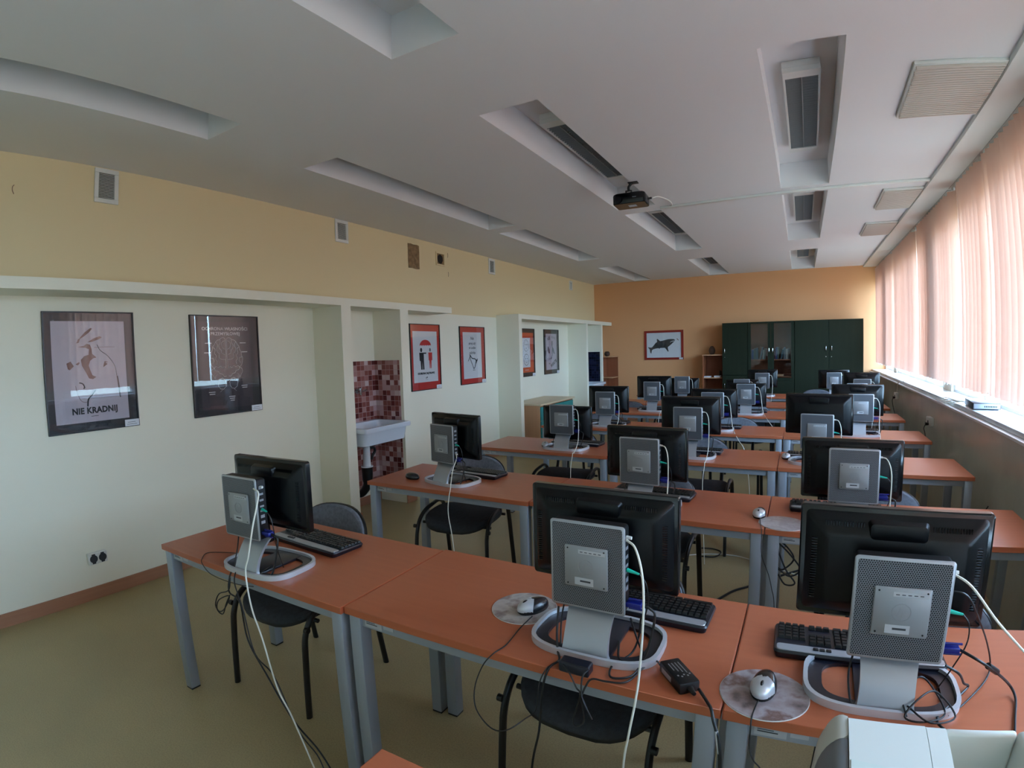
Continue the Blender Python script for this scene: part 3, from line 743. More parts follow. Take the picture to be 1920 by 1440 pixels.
for row, col, x, y, zt, th, ct, cdx, cdy in ST:
    who = 'the %s computer of the %s' % (COLN[col], ROWN[row])
    n_ = Vector((math.sin(th), -math.cos(th), 0)); s_ = Vector((math.cos(th), math.sin(th), 0))
    cc = Vector((x+cdx, y, 0))+n_*(cdy-.024); zc = ct-.124
    e0 = cc+s_*.107
    def P(ds, dn, z): q = e0+s_*ds+n_*dn; return (q.x, q.y, z)
    ty = ROWY[row]
    if (row, col) in NETS: pts = NETS[(row, col)]
    elif (row, col) == (1, 'L'): pts = [P(.0, 0, zc-.06), P(.012, .01, zc-.09), (-1.905, 2.63, .865), (-1.885, 2.57, .762), (-1.886, 2.555, .72), (-1.888, 2.545, .62), (-1.85, 2.53, .45), (-1.83, 2.54, .10), (-1.8, 2.5, floorz)]
    elif row == 3 and col == 'M' or (row, col) == (4, 'M'): pts = [P(0, 0, zc+.086), P(.035, .02, zc+.075), P(.062, .05, zc), P(.09, .09, T+.05), (x+.26, ty-.02, T-.04), (x+.33, ty-.08, .60), (x+.37, ty-.10, .3), (x+.38, ty-.08, floorz)]
    else: pts = [P(0, 0, zc+.086), P(.030, .012, zc+.078), P(.048, .03, zc+.01), P(.046, .04, T+.09), (P(.043, 0, 0)[0], ty+.03, T+.012), (P(.04, 0, 0)[0], ty+.004, T+.006), (P(.04, 0, 0)[0], ty-.010, T-.015), (P(.03, 0, 0)[0], ty-.03, .60), (P(.04, 0, 0)[0], ty-.04, .3), (P(.05, 0, 0)[0], ty-.02, floorz)]
    p0 = P(-.002, 0, pts[0][2]); p1 = P(.012, .001, pts[0][2])
    cable('network_cable', pts, .0028 if row else .0031, m_wcable, 'white network cable hanging from %s' % who, group='white network cables', plug=[('plug', m_wplast, (p0, p1, .0055, .0045))] if row < 4 else None)
    if row > 4: continue
    # audio jack, mint plug
    a0, a1 = P(-.001, 0, zc+.0), P(.034, .006, zc-.004)
    pa = [a1, P(.052, .004, zc-.03), P(.056, -.002, zc-.08), P(.040, -.02, zc-.15), P(.02, -.06, T+.012)]
    cable('audio_cable', pa, .0018, m_bcable, 'mint green plug and its black cable on %s' % who, group='audio cables', plug=[('mint_plug', m_teal, (a0, a1, .0058, .0028))])
    # monitor cable, blue plug
    b0, b1 = P(-.001, -.002, zc-.092), P(.040, -.002, zc-.094)
    pb = [b1, P(.062, -.002, zc-.10), P(.075, .0, zc-.125), P(.05, .02, T+.02), P(-.01, .03, T+.010), P(-.04, -.05, T+.016)]
    if (row, col) == (0, 'R'): pb = [b1, (.427, 1.30, .905), (.50, 1.36, .84), (.560, 1.42, .775), (.572, 1.39, .757), (.552, 1.31, .756), (.53, 1.22, .756), (.52, 1.19, .750), (.52, 1.175, .66), (.52, 1.17, .4)]
    o = cable('monitor_cable', pb, .0036, m_bcable, 'blue plug and its black cable on %s' % who, group='monitor cables')
    mb = MB().cbox(*[(a+b)/2 for a, b in zip(b0, b1)], .042, .030, .014, .003, Matrix.Rotation(th, 3, 'Z'))
    q = P(.012, 0, zc-.078); mb.tube([P(.004, .0, zc-.080), P(.046, .0, zc-.080)], .003, 8, 0).tube([P(.004, .0, zc-.106), P(.046, .0, zc-.106)], .003, 8, 0)
    mb.build('blue_plug', m_blue, o)
    # power lead: comes down behind the base and ends in the loose bundle
    pw = [P(-.19, -.02, zc-.12), P(-.20, -.01, T+.07), P(-.19, .02, T+.012), P(-.175, .045, T+.006)]
    cable('power_lead', pw, .0026, m_bcable, 'black lead running down left of %s' % who, group='power leads')
K = lambda n, p, r_, m, l, **kw: cable(n, p, r_, m, l, **kw)
# loose leads around the nearest row
K('power_lead', [(-2.015, 1.231, .758), (-1.985, 1.20, .757), (-1.972, 1.172, .735), (-1.968, 1.16, .675), (-1.884, 1.15, .655), (-1.861, 1.15, .503), (-1.765, 1.15, .383), (-1.634, 1.15, .232), (-1.501, 1.15, .145), (-1.40, 1.13, .06), (-1.33, 1.08, .006), (-1.25, .95, .006)], .0032, m_bcable, 'black lead falling to the floor beside the white cable, left desk, nearest row')
K('power_lead', [(-1.973, 1.223, .760), (-1.945, 1.185, .757), (-1.922, 1.160, .72), (-1.87, 1.15, .637), (-1.809, 1.14, .466), (-1.70, 1.14, .40), (-1.597, 1.14, .206), (-1.495, 1.14, .119), (-1.42, 1.10, .012), (-1.36, .98, .006)], .0026, m_bcable, 'second thinner black lead winding to the floor by the left desk, nearest row')
K('coiled_lead', [(-1.950, 1.16, .74), (-1.955, 1.15, .69), (-2.03, 1.15, .655), (-2.067, 1.15, .60), (-2.045, 1.15, .575), (-2.0, 1.15, .60), (-1.955, 1.15, .665), (-2.02, 1.14, .635), (-2.05, 1.145, .585), (-2.02, 1.15, .57), (-1.975, 1.145, .63), (-1.95, 1.15, .67)], .0026, m_bcable, 'coil of thin black lead hanging off the left desk edge, nearest row', cat='cable')
K('thin_cable', [(-2.09, 1.33, .753), (-2.19, 1.30, .752), (-2.262, 1.25, .752), (-2.215, 1.196, .752), (-2.185, 1.178, .742), (-2.123, 1.172, .716), (-2.036, 1.176, .706), (-1.923, 1.180, .709), (-1.83, 1.182, .722)], .0016, m_bcable, 'thin black cord sagging over the front edge of the left desk, nearest row')
MB().tube([MICE[0][1].inverted() @ Vector(p) for p in [(-.742, 1.418, .762), (-.750, 1.35, .7535), (-.742, 1.25, .7525), (-.752, 1.196, .752), (-.775, 1.172, .72), (-.79, 1.15, .66), (-.768, 1.12, .618), (-.71, 1.10, .592), (-.661, 1.10, .602), (-.631, 1.15, .614), (-.608, 1.17, .638), (-.600, 1.178, .715), (-.585, 1.195, .754), (-.57, 1.225, .758)]], .0018, 8, 6).build('cord', m_bcable, MICE[0][0])
K('power_lead', [(-.610, 1.33, .865), (-.598, 1.29, .81), (-.590, 1.275, .763), (-.570, 1.24, .757), (-.580, 1.196, .755), (-.592, 1.18, .70), (-.601, 1.172, .573), (-.625, 1.17, .439), (-.64, 1.16, .15), (-.65, 1.1, .006), (-.66, .9, .006)], .0034, m_bcable, 'thick black lead dropping to the floor from the middle desk, nearest row')
K('power_lead', [(-.392, 1.31, .885), (-.375, 1.335, .80), (-.365, 1.35, .762), (-.362, 1.30, .757), (-.374, 1.246, .756), (-.418, 1.226, .756), (-.430, 1.28, .757), (-.40, 1.34, .762), (-.385, 1.36, .80), (-.375, 1.35, .87)], .0028, m_bcable, 'black lead looped over the silver base of the middle monitor, nearest row')
K('cable_bundle', [(-.545, 1.205, .775), (-.515, 1.182, .768), (-.492, 1.172, .738), (-.479, 1.167, .722), (-.495, 1.16, .649), (-.485, 1.16, .633), (-.465, 1.16, .658), (-.477, 1.166, .722), (-.451, 1.16, .679), (-.444, 1.16, .668), (-.462, 1.16, .70), (-.475, 1.166, .728), (-.478, 1.182, .768), (-.47, 1.21, .775)], .0022, m_bcable, 'gathered bundle of thin black leads hanging below the cable clip, nearest row')
K('power_lead', [(-.312, 1.318, .764), (-.330, 1.340, .758), (-.352, 1.30, .7565), (-.373, 1.222, .7565), (-.42, 1.202, .7565), (-.458, 1.196, .757), (-.471, 1.183, .738), (-.476, 1.172, .72)], .0026, m_bcable, 'thin lead running from the power brick to the bundle, nearest row')
K('power_lead', [(.337, 1.35, 1.05), (.38, 1.34, 1.045), (.43, 1.39, .97), (.50, 1.50, .85), (.535, 1.54, .765), (.505, 1.47, .7565), (.43, 1.36, .757), (.38, 1.30, .76)], .0024, m_bcable, 'black lead curving out right of the right monitor, nearest row')
K('power_lead', [(.352, 1.31, .885), (.39, 1.32, .86), (.43, 1.40, .79), (.455, 1.44, .757), (.40, 1.36, .757), (.35, 1.27, .762), (.40, 1.21, .757), (.43, 1.188, .754), (.44, 1.176, .70), (.44, 1.17, .4)], .0032, m_bcable, 'thick black lead crossing the base of the right monitor, nearest row')
K('coiled_lead', [(.279, 1.272, .767), (.271, 1.318, .79), (.306, 1.346, .83), (.35, 1.361, .79), (.37, 1.292, .768), (.315, 1.253, .768), (.274, 1.268, .768), (.305, 1.30, .80), (.35, 1.335, .80), (.394, 1.284, .768), (.33, 1.25, .77), (.28, 1.30, .778)], .0024, m_bcable, 'tangle of thin black lead on the base of the right monitor, nearest row')
MB().tube([MICE[1][1].inverted() @ Vector(p) for p in [(-.057, 1.265, .760), (-.064, 1.225, .7525), (-.066, 1.192, .752), (-.065, 1.180, .735), (-.063, 1.17, .694), (-.051, 1.16, .667), (-.02, 1.15, .62), (0, 1.14, .4), (.02, 1.12, .05), (.05, 1.0, .006)]], .0018, 8, 6).build('cord', m_bcable, MICE[1][0])
K('power_lead', [(-.198, 1.248, .765), (-.172, 1.215, .758), (-.158, 1.192, .756), (-.148, 1.176, .735), (-.133, 1.162, .700), (-.122, 1.15, .632), (-.116, 1.15, .45), (-.115, 1.14, .1), (-.12, 1.05, .006), (-.14, .9, .006)], .0042, m_bcable, 'thick black mains lead dropping from the power brick, nearest row', plug=[('white_tag', m_sticker, ((-.140, 1.168, .718), (-.127, 1.155, .668), .0050, .0050))])
MB().tube([MICE[2][1].inverted() @ Vector(p) for p in [(-.166, 2.715, .760), (-.155, 2.62, .7525), (-.150, 2.575, .752), (-.147, 2.558, .72), (-.144, 2.55, .639), (-.109, 2.54, .549), (-.092, 2.53, .487), (-.077, 2.53, .40), (-.06, 2.55, .05)]], .0018, 8, 6).build('cord', m_bcable, MICE[2][0])
K('floor_cable', [(-.75, 4.02, .006), (-.626, 4.091, .006), (-.454, 4.134, .006), (-.316, 4.095, .006), (-.05, 3.95, .006), (.25, 3.78, .006)], .0045, m_wcable, 'white cable lying on the floor under the second and third row')
K('floor_cable', [(-.443, 3.33, .008), (-.362, 3.505, .008), (-.272, 3.615, .008), (-.135, 3.80, .008), (.05, 4.02, .008)], .0075, m_bcable, 'thick black cable lying on the floor behind the second row')
K('floor_cable', [(-.70, 4.20, .006), (-.60, 4.22, .006), (-.53, 4.17, .006), (-.56, 4.06, .006), (-.66, 4.03, .006)], .005, m_bcable, 'loop of black cable on the floor under the third row')
for k, (dx, dz) in enumerate(((0, 0), (.03, -.05), (.01, -.12))):
    K('power_lead', [(-.10+dx*.3, 2.66, .68), (-.05+dx, 2.65, .665+dz), (-.005+dx, 2.65, .60+dz), (-.05+dx, 2.65, .54+dz*.6), (-.10, 2.66, .52), (-.11, 2.68, .2), (-.12, 2.7, .006)], .004, m_bcable,
      ['upper', 'middle', 'lowest'][k]+' loop of the black leads bunched under the desk joint, second row')
# cable clip on the table edge, power brick
o = MB().prism(rr(.085, .030, .006), 'y', 1.200, 1.236, .003); 
for v in o.bm.verts: v.co.x += -.512; v.co.z += .7665
tag(o.build('cable_clip', m_navy), 'dark cable clip holding leads at the front edge of the middle desk, nearest row', 'cable clip')
r = empty('power_brick', (-.255, 1.285, T+.0005), 'black laptop style power brick with a printed label, on the nearest row', 'power adapter', rz=-.86)
MB().box(-.056, .056, -.028, .028, 0, .031, .005).build('body', m_black, r)
mb = MB().m(0)
for k in range(4): mb.box(-.035, -.035+.05-.006*k, .014-k*.009-.001, .014-k*.009+.0012, .0312, .0316)
for k in range(5): mb.box(.018+.006*(k % 2), .023+.006*(k % 2), -.016+k*.008, -.012+k*.008, .0312, .0316)
mb.box(-.04, .01, -.0286, -.0282, .008, .022)
mb.build('printed_label', m_silver, r, smooth=False)
MB().tube([(.056, 0, .014), (.078, 0, .013)], .009, 10, 0, r2=.005).build('cable_socket', m_black, r)
# ferrite on the right monitor's cable
o = MB().tube([(.455, 1.325, .882), (.490, 1.352, .852)], .008, 12, 0).build('ferrite_ring', m_black); tag(o, 'black ferrite cylinder on the blue plugged cable right of the right monitor', 'cable part')

# ------------------------------------------------------------------ printer
r = empty('laser_printer', (0, 0, T), 'off white laser printer with a dark grey rounded side, bottom right corner', 'printer')
def side_profile():
    """printer cross-section in y,z with a rounded top back edge"""
    p = [(.36, 0), (.80, 0)]
    for i in range(7):
        a = i/6*PI/2; p.append((.80-.022+.022*math.cos(a), .302+.022*math.sin(a)))
    p += [(.60, .322), (.45, .306), (.38, .27)]
    return p
MB().prism(side_profile(), 'x', .0925, .2015).build('front_cover', m_print, r)
q = [(.0915, 0), (.0915, .320)]
for i in range(9):
    a = PI/2*i/8; q.append((.0915-.038*math.sin(a), .250+.070*math.cos(a)))
q += [(.049, .12), (.047, 0)]
MB().prism(q, 'y', .36, .742).build('grey_end_cap', m_printg, r)
MB().prism([(x+.0005, z*1.004) for x, z in q], 'y', .7425, .798, .006).build('corner_cap', m_print, r)
mb = MB().prism([(y, z*.996) for y, z in side_profile()], 'x', .2030, .2320)
mb.prism([(.36, 0), (.785, 0), (.785, .215), (.36, .13)], 'x', .2325, .346)
mb.box(.2325, .346, .7855, .800, 0, .315, .006, 3).box(.3465, .374, .36, .800, 0, .315, .010, 3)
mb.build('paper_tray', m_print, r)
MB().box(.3742, .3750, .55, .70, .22, .27).build('grip_slot', m_hole, r, smooth=False)
MB().box(.3455, .3463, .60, .72, .245, .285).build('grip_slot', m_hole, r, smooth=False)
MB().prism([(.0945, .30), (.168, .30), (.178, .60), (.176, .660), (.165, .680), (.0945, .692)], 'z', .3205, .3245).build('button_panel', m_printl, r)
for j in range(3):
    for k in range(3): MB().box(.108+k*.030+j*.004, .122+k*.030+j*.004, .765-j*.03, .767-j*.03, .3219, .3226).build('vent_mark', m_printl, r, smooth=False)

# ------------------------------------------------------------------ vertical blinds
BX = 1.33
def blind(y0, y1, label, angs):
    r = empty('vertical_blind', (BX, y0, 2.92), label, 'blind', group='apricot vertical blinds')
    MB().box(-.02, .02, 0, y1-y0, -.002, .022, .003).build('head_rail', m_blindrail, r)
    n = int((y1-y0)/.112); st = (y1-y0-.02)/n
    slats = []
    for k in range(n):
        y = .065+k*st; a = angs(y0+y, k)+random.uniform(-.05, .05)
        c, s = math.cos(a), math.sin(a); w2 = .0635
        # gently curled strip of cloth with real thickness
        top, bot = -.03, -1.715+.003*(k % 3)
        L = []
        for z in (top, -.6, -1.2, bot):
            sw = random.uniform(-.004, .004)*(z < -1)
            A = []
            for u, th in ((-1, .0005), (-.5, .0005), (0, .0005), (.5, .0005), (1, .0005), (1, -.0005), (.5, -.0005), (0, -.0005), (-.5, -.0005), (-1, -.0005)):
                q = u*w2; bow = .006*(1-u*u)+th+sw
                A.append((q*s+bow*c, y+q*c-bow*s, z))
            L.append(A)
        sl = MB().loft(L).build('slat', m_blind, r)
        MB().box(-.006, .006, y-.012, y+.012, -.032, -.002).build('carrier', m_wplast, sl, smooth=False)
        slats.append((y, c, s))
    pts = []
    for i, (y, c, s) in enumerate(slats):
        pts.append((0, y, -1.700))
        if i < len(slats)-1: pts.append((-.012, y+st/2, -1.728-.006*((i*7) % 3)))
    MB().tube(pts, .0022, 5, 3).build('bottom_chain', m_wplast, r)
    return r
A1 = lambda y, k: .85 if k % 3 else 1.1  # first bay is out of view; slats opened to shape the daylight indoors
def A2(y, k):
    if 5.26 < y < 5.50: return .27
    if 4.44 < y < 4.55: return .30
    return -.72
def A3(y, k):
    if 7.08 < y < 7.40: return .20
    return -.70 if y < 8.2 else -.62
def A4(y, k): return .14 if k % 6 == 0 else -.68
blind(-1.15, 2.34, 'apricot vertical blind over the first window bay, mostly outside the picture', A1)
blind(2.38, 5.58, 'apricot vertical blind nearest the camera, at the right edge', A2)
blind(5.62, 9.06, 'apricot vertical blind of the middle window bay, behind the router', A3)
blind(9.12, 11.08, 'apricot vertical blind farthest from the camera, beside the green cabinets', A4)

# ------------------------------------------------------------------ router on the sill
r = empty('network_switch', (1.365, 4.88, 1.0856), 'grey network switch box on the window sill', 'network switch', rz=-.10)
MB().box(-.10, .10, -.20, .20, .004, .052, .004).build('case', m_router, r)
MB().box(-.095, .095, -.204, -.2005, .010, .046, .001).build('front_panel', m_silver, r)
mb = MB()
for k in range(8): mb.box(-.02+k*.012, -.013+k*.012, -.2055, -.2042, .020, .032)
mb.build('port', m_black, r, smooth=False)
MB().box(-.03, .02, -.05, -.01, .0521, .0526).build('label', m_sticker, r, smooth=False)
for x in (-.08, .08):
    for y in (-.17, .17): MB().cyl(x, y, 0, .008, .0045, 'z', 10).build('rubber_foot', m_black, r)
for k in range(4):
    K('network_cable', [(1.262, 5.00+k*.02, 1.115), (1.240, 5.08+k*.03, 1.108), (1.215, 5.30+k*.05, 1.075+.01*k), (1.207, 5.46+k*.06, 1.058+.004*k), (1.214, 5.6+k*.12, 1.0565), (1.214, 6.2+k*.2, 1.0555)], .0032, m_wcable, 'pale network cable curving from the switch onto the ledge, %s of four' % ['nearest', 'second', 'third', 'farthest'][k])

# wall sockets under the ledge
for y, z, lab in ((5.98, .83, 'white double socket on the glossy window wall by the fourth row'), (8.06, .885, 'white double socket on the window wall farther back, by the sixth row')):
    r = empty('wall_socket', (1.2195, y, z), lab, 'wall socket')
    MB().box(-.042, 0, -.075, .075, -.04, .04, .006).build('housing', m_wplast, r)
    MB().cyl(-.048, -.03, -.005, .018, .008, 'x', 16).build('outlet', m_dark, r)
    MB().cyl(-.075, -.055, -.02, .017, .034, 'x', 12, .012).build('plug', m_black, r)
K('power_lead', [(1.150, 5.92, .808), (1.135, 5.92, .77), (1.14, 5.88, .72), (1.15, 5.86, .60), (1.15, 5.85, .3), (1.14, 5.8, .01)], .004, m_bcable, 'black mains lead down from the socket by the fourth row')
K('power_lead', [(1.150, 8.00, .86), (1.140, 7.99, .81), (1.150, 7.85, .68), (1.150, 7.6, .56), (1.14, 7.5, .2), (1.13, 7.45, .01)], .004, m_bcable, 'black mains lead down from the farther socket on the window wall')
K('network_cable', [(1.24, 7.75, 1.092), (1.205, 7.86, 1.075), (1.190, 7.92, 1.045), (1.195, 7.98, .99), (1.20, 8.04, .93)], .004, m_wcable, 'short white cable bending over the ledge into the farther socket')
K('power_lead', [(1.185, 3.95, .56), (1.18, 4.0, .5), (1.17, 4.1, .3), (1.15, 4.2, .01)], .004, m_bcable, 'black lead hanging against the window wall under the third row')

# ------------------------------------------------------------------ projector
r = empty('ceiling_projector', (-1.262, 4.385, 2.765), 'black projector hanging from the ceiling', 'projector', rz=.06)
def pl(s_, z): return [(x, y, z) for x, y in rr(.265*s_, .195*s_, .018)]
MB().loft([pl(.96, 0), pl(1.0, .006), pl(1.0, .070), pl(.97, .082), pl(.85, .092)]).build('body', m_gblack, r)
MB().cyl(-.085, -.112, .036, .030, .018, 'y', 24).build('lens_barrel', m_gblack, r)
MB().cyl(-.085, -.1135, .036, .021, .002, 'y', 24).build('lens_glass', m_screen, r)
MB().box(.030, .062, -.0985, -.0975, .046, .050).build('maker_mark', m_silver, r, smooth=False)
MB().box(-.02, .045, -.03, .03, -.0012, -.0004).build('underside_label', m_sticker, r, smooth=False)
MB().box(.1325, .134, -.07, .07, .012, .066).build('side_grille', m_navy, r, smooth=False)
mb = MB().box(-.045, -.037, -.012, .012, .090, .130).box(.000, .008, -.012, .012, .090, .130).box(-.045, .008, -.012, .012, .124, .130)
mb.tube([(-.018, 0, .13), (-.018, 0, .16), (.012, 0, .192)], .011, 10, 3)
mb.box(-.02, .06, -.03, .03, .186, .1925)
mb.build('mounting_bracket', m_blacksteel, r)
MB().tube([(.133, .01, .045), (.165, .02, .050)], .009, 10, 0).build('cable_plug', m_black, r)
K('projector_cable', [(-1.095, 4.42, 2.815), (-1.06, 4.50, 2.84), (-1.06, 4.9, 2.90), (-1.10, 5.2, 2.935), (-1.14, 5.28, 2.950)], .006, m_wplast, 'white cable from the projector to the ceiling channel')

# ------------------------------------------------------------------ recessed luminaires
def make_light():
    r = empty('ceiling_light', (0, 0, 0), '', 'ceiling light')
    LX, LY = .105, .72
    mb = MB().box(-LX, LX, -LY, LY, .030, .072, .006)
    mb.box(-LX, -LX+.012, -LY, LY, 0, .0305).box(LX-.012, LX, -LY, LY, 0, .0305).box(-LX+.0121, LX-.0121, -LY, -LY+.085, 0, .0299).box(-LX+.0121, LX-.0121, LY-.085, LY, 0, .0299)
    mb.build('housing', m_wplast, r)
    mb = MB()
    for k in range(34):
        y = -LY+.10+k*(2*LY-.2)/33; mb.box(-LX+.0125, LX-.0125, y-.0012, y+.0012, .002, .024)
    mb.box(-.003, .003, -LY+.09, LY-.09, .001, .024)
    mb.box(-LX+.0125, LX-.0125, -LY+.086, LY-.086, .0262, .0285)
    mb.build('louvre', m_louvre, r, smooth=False)
    for x in (-.048, .048): MB().tube([(x, -LY+.10, .0245), (x, LY-.10, .0245)], .0016, 8, 0).build('tube_lamp', m_louvre, r)
    return r
lp_ = make_light(); used = False
for cx, cn in ((-1.447, 'middle'), (.0685, 'window side')):
    for cy, rn in ((3.98, 'nearest'), (6.77, 'second'), (9.95, 'farthest')):
        o = lp_ if not used else copy_tree(lp_); used = True
        o.location = (cx, cy, HT-.0722); o['label'] = 'louvred strip light, unlit, in the %s ceiling well of the %s line' % (rn, cn); o['group'] = 'strip lights in the ceiling wells'

# ceiling grilles by the windows
for x0, x1, y0, y1, rn in ((.61, 1.098, 2.98, 3.73, 'largest ribbed beige ceiling grille, nearest the camera'), (.75, 1.25, 5.56, 6.33, 'middle one of the three ribbed ceiling grilles'), (.745, 1.26, 7.09, 7.85, 'farthest and smallest looking ribbed ceiling grille')):
    x1 = min(x1, 1.098)
    r = empty('ceiling_grille', ((x0+x1)/2, (y0+y1)/2, H-.0005), rn, 'ceiling grille', group='ribbed grilles along the windows')
    a, b = (x1-x0)/2, (y1-y0)/2
    MB().box(-a, a, -b, b, -.018, 0, .003).build('frame', m_wplast, r)
    mb = MB(); n = 24
    for k in range(n):
        y = -b+.03+k*(2*b-.06)/(n-1); mb.box(-a+.012, a-.012, y-.0050, y+.0050, -.034, -.0182, .0015, 1)
    mb.build('ribs', mat('beige_rib', (206, 194, 184), .5) if 'beige_rib' not in MATS else MATS['beige_rib'], r)

# ------------------------------------------------------------------ vents and holes on the left wall
def vent(y0, y1, z0, z1, lab, nl=16):
    r = empty('wall_vent', (XL, (y0+y1)/2, (z0+z1)/2), lab, 'vent', group='white wall vents')
    a, b = (y1-y0)/2, (z1-z0)/2
    mb = MB()
    for q in ((-a, a, b-.032, b), (-a, a, -b, -b+.032), (-a, -a+.03, -b+.0325, b-.0325), (a-.03, a, -b+.0325, b-.0325)): mb.box(0.0005, .014, q[0], q[1], q[2], q[3], .002, 1)
    mb.build('frame', m_wplast, r)
    MB().box(.0005, .002, -a+.03, a-.03, -b+.032, b-.032).build('dark_duct', m_hole, r, smooth=False)
    mb = MB()
    for k in range(nl):
        z = -b+.040+k*(2*b-.08)/(nl-1); mb.loft([[(.004, y, z+.004), (.0125, y, z-.0035), (.0125, y, z-.0048), (.004, y, z+.0026)] for y in (-a+.0305, a-.0305)])
    mb.build('louvre_blades', m_wplast, r, smooth=False)
vent(1.558, 1.730, 2.708, 2.950, 'white louvred wall vent nearest the camera, top left')
vent(3.790, 3.962, 2.730, 2.955, 'white louvred wall vent above the sink niche')
vent(6.710, 6.885, 2.720, 2.945, 'small white louvred vent left of the far ledge end')
vent(9.740, 9.880, 2.735, 2.915, 'farthest small vent near the far left corner')
tag(MB().prism([(y, z) for y, z in [(-.104, .143), (-.05, .147), (.0, .141), (.06, .146), (.104, .140), (.106, .05), (.103, -.06), (.104, -.140), (.04, -.147), (-.03, -.141), (-.102, -.144), (-.106, -.04), (-.102, .06)]], 'x', .0004, .003).build('unpainted_patch', m_rough, smooth=False), 'bare brown plaster patch on the yellow wall', 'wall patch').location = (XL, 5.01, 2.74)
r = empty('open_duct', (XL, 5.532, 2.776), 'small square wall opening with a dark duct and yellowish rim', 'vent')
mb = MB()
for q in ((-.092, .092, .066, .084), (-.092, .092, -.084, -.066), (-.092, -.074, -.0655, .0655), (.074, .092, -.0655, .0655)): mb.box(.0004, .014, *q)
mb.build('rim', m_yellow, r, smooth=False)
MB().box(.0004, .003, -.074, .074, -.066, .066).build('recess', m_rough, r, smooth=False)
MB().prism(ell(.055, .058, 24), 'x', .0031, .0045).build('dark_duct', m_hole, r, smooth=False)
for y, z, lab in ((1.02, 2.72, 'thin curved wire hook on the upper wall, far left'), (5.70, 2.845, 'thin curved hook just right of the open duct'), (5.70, 2.60, 'thin curved hook below the open duct')):
    tag(MB().tube([(XL+.001, y, z+.03), (XL+.014, y-.012, z+.016), (XL+.016, y-.014, z-.008), (XL+.002, y, z-.028)], .0022, 6, 4).build('wall_hook', m_brownink), lab, 'hook')
# double socket near the floor
r = empty('wall_socket', (XL, 1.414, .292), 'white double socket with dark round outlets low on the left wall', 'wall socket')
MB().box(.0005, .040, -.066, .066, -.040, .040, .008).build('housing', m_wplast, r)
for y in (-.031, .031):
    mb = MB().cyl(.0402, y, 0, .027, .003, 'x', 20); mb.box(.0402, .0425, y-.012, y+.012, -.034, .034, .002, 1); mb.build('outlet', m_dark, r)

# ------------------------------------------------------------------ framed posters
def poster(yc, zc, w_, h_, draw, lab, board, paper, frame_m=None, pm=(.08, .08), glass=True, tagside=True):
    """picture hung on the left wall: local y runs along the wall (towards the far end), z up, x off the wall"""
    r = empty('framed_poster', (XL+.0005, yc, zc), lab, 'poster')
    f = .009; a, b = w_/2, h_/2
    mb = MB()
    for q in ((-a, a, b-f, b), (-a, a, -b, -b+f), (-a, -a+f, -b+f, b-f), (a-f, a, -b+f, b-f)): mb.box(0, .018, *q)
    mb.build('frame', frame_m or m_frameblk, r, smooth=False)
    MB().box(.001, .008, -a+f, a-f, -b+f, b-f).build('mount_board', board, r, smooth=False)
    if paper:
        mats, fn = paper
        mb = MB(); fn(mb); mb.build('print', mats, r, smooth=False)
    if glass: MB().box(.0125, .0145, -a+f, a-f, -b+f, b-f).build('picture_glass', m_pglass, r, smooth=False)
    mb = MB().m(0).box(.0185, .0192, a-.105, a-.004, -b+.004, -b+.050).m(1).box(.0193, .0196, a-.085, a-.03, -b+.030, -b+.033).box(.0193, .0196, a-.092, a-.02, -b+.016, -b+.019)
    mb.build('caption_tag', [m_paper, m_gink], r, smooth=False)
    return r
d1 = .0085
def sheet(mb, i, w_, h_, dy=0, dz=0, d=.0082): mb.m(i); mb.box(.0081, d, -w_/2+dy, w_/2+dy, -h_/2+dz, h_/2+dz)
def line(mb, pts, wd, d): mb.tube([(d, y, z) for y, z in pts], wd, 4, 4)
def S(pts, k=.001): return [(x*k, y*k) for x, y in pts]
def draw1(mb):
    sheet(mb, 0, .495, .675, -.005, .0)
    D_ = .0087
    def pg(i, pts): mb.m(i); mb.prism(S(pts), 'x', .0083, D_)
    pg(1, [(-60, 230), (-30, 262), (10, 292), (22, 288), (0, 262), (-35, 236), (-70, 215)])          # plume
    pg(1, [(-78, 214), (-62, 222), (-70, 196), (-88, 190)])
    pg(1, [(-14, 196), (30, 222), (70, 236), (86, 228), (60, 214), (20, 200)])
    pg(1, [(-80, 166), (-40, 172), (-20, 186), (2, 180), (12, 150), (14, 118), (42, 92), (20, 88), (-2, 72), (-14, 40), (-2, 0), (8, -26), (34, -38), (10, -52), (-16, -46), (-32, -10), (-58, 40), (-64, 80), (-40, 104), (-10, 112), (-6, 150), (-30, 160)])
    pg(1, [(-160, 60), (-132, 72), (-112, 40), (-140, 16), (-152, 22)])
    pg(1, [(-100, 52), (-78, 66), (-72, 60), (-84, 44)])
    pg(1, [(84, 24), (116, 46), (100, 56), (124, 58), (96, 66), (88, 44)])
    mb.m(2); line(mb, S([(50, 180), (70, 140), (120, 100), (160, 40), (172, -20), (178, -80), (186, -180)]), .0022, .0086)
    line(mb, S([(178, -40), (184, -100), (190, -188)]), .0038, .0086)
    mb.m(1); line(mb, S([(-110, -90), (-100, -140), (-80, -190), (-50, -204), (-30, -196)]), .0014, .0086)
    mb.m(2); line(mb, S([(-84, -70), (-60, -80), (-50, -104), (-58, -110)]), .004, .0086)
    line(mb, S([(20, -126), (-6, -160), (-30, -186), (-38, -232)]), .0048, .0086)
    mb.m(1); line(mb, S([(30, 160), (90, 162), (170, 160)]), .0012, .0086)
    mb.m(2); add_text(mb, 'NIE KRADNIJ', .056, .010, -.262, 'x', .0089, 1.05, 0, .0024, sx=.92)
    mb.box(.0083, .0087, -.02, .03, -.302, -.299)
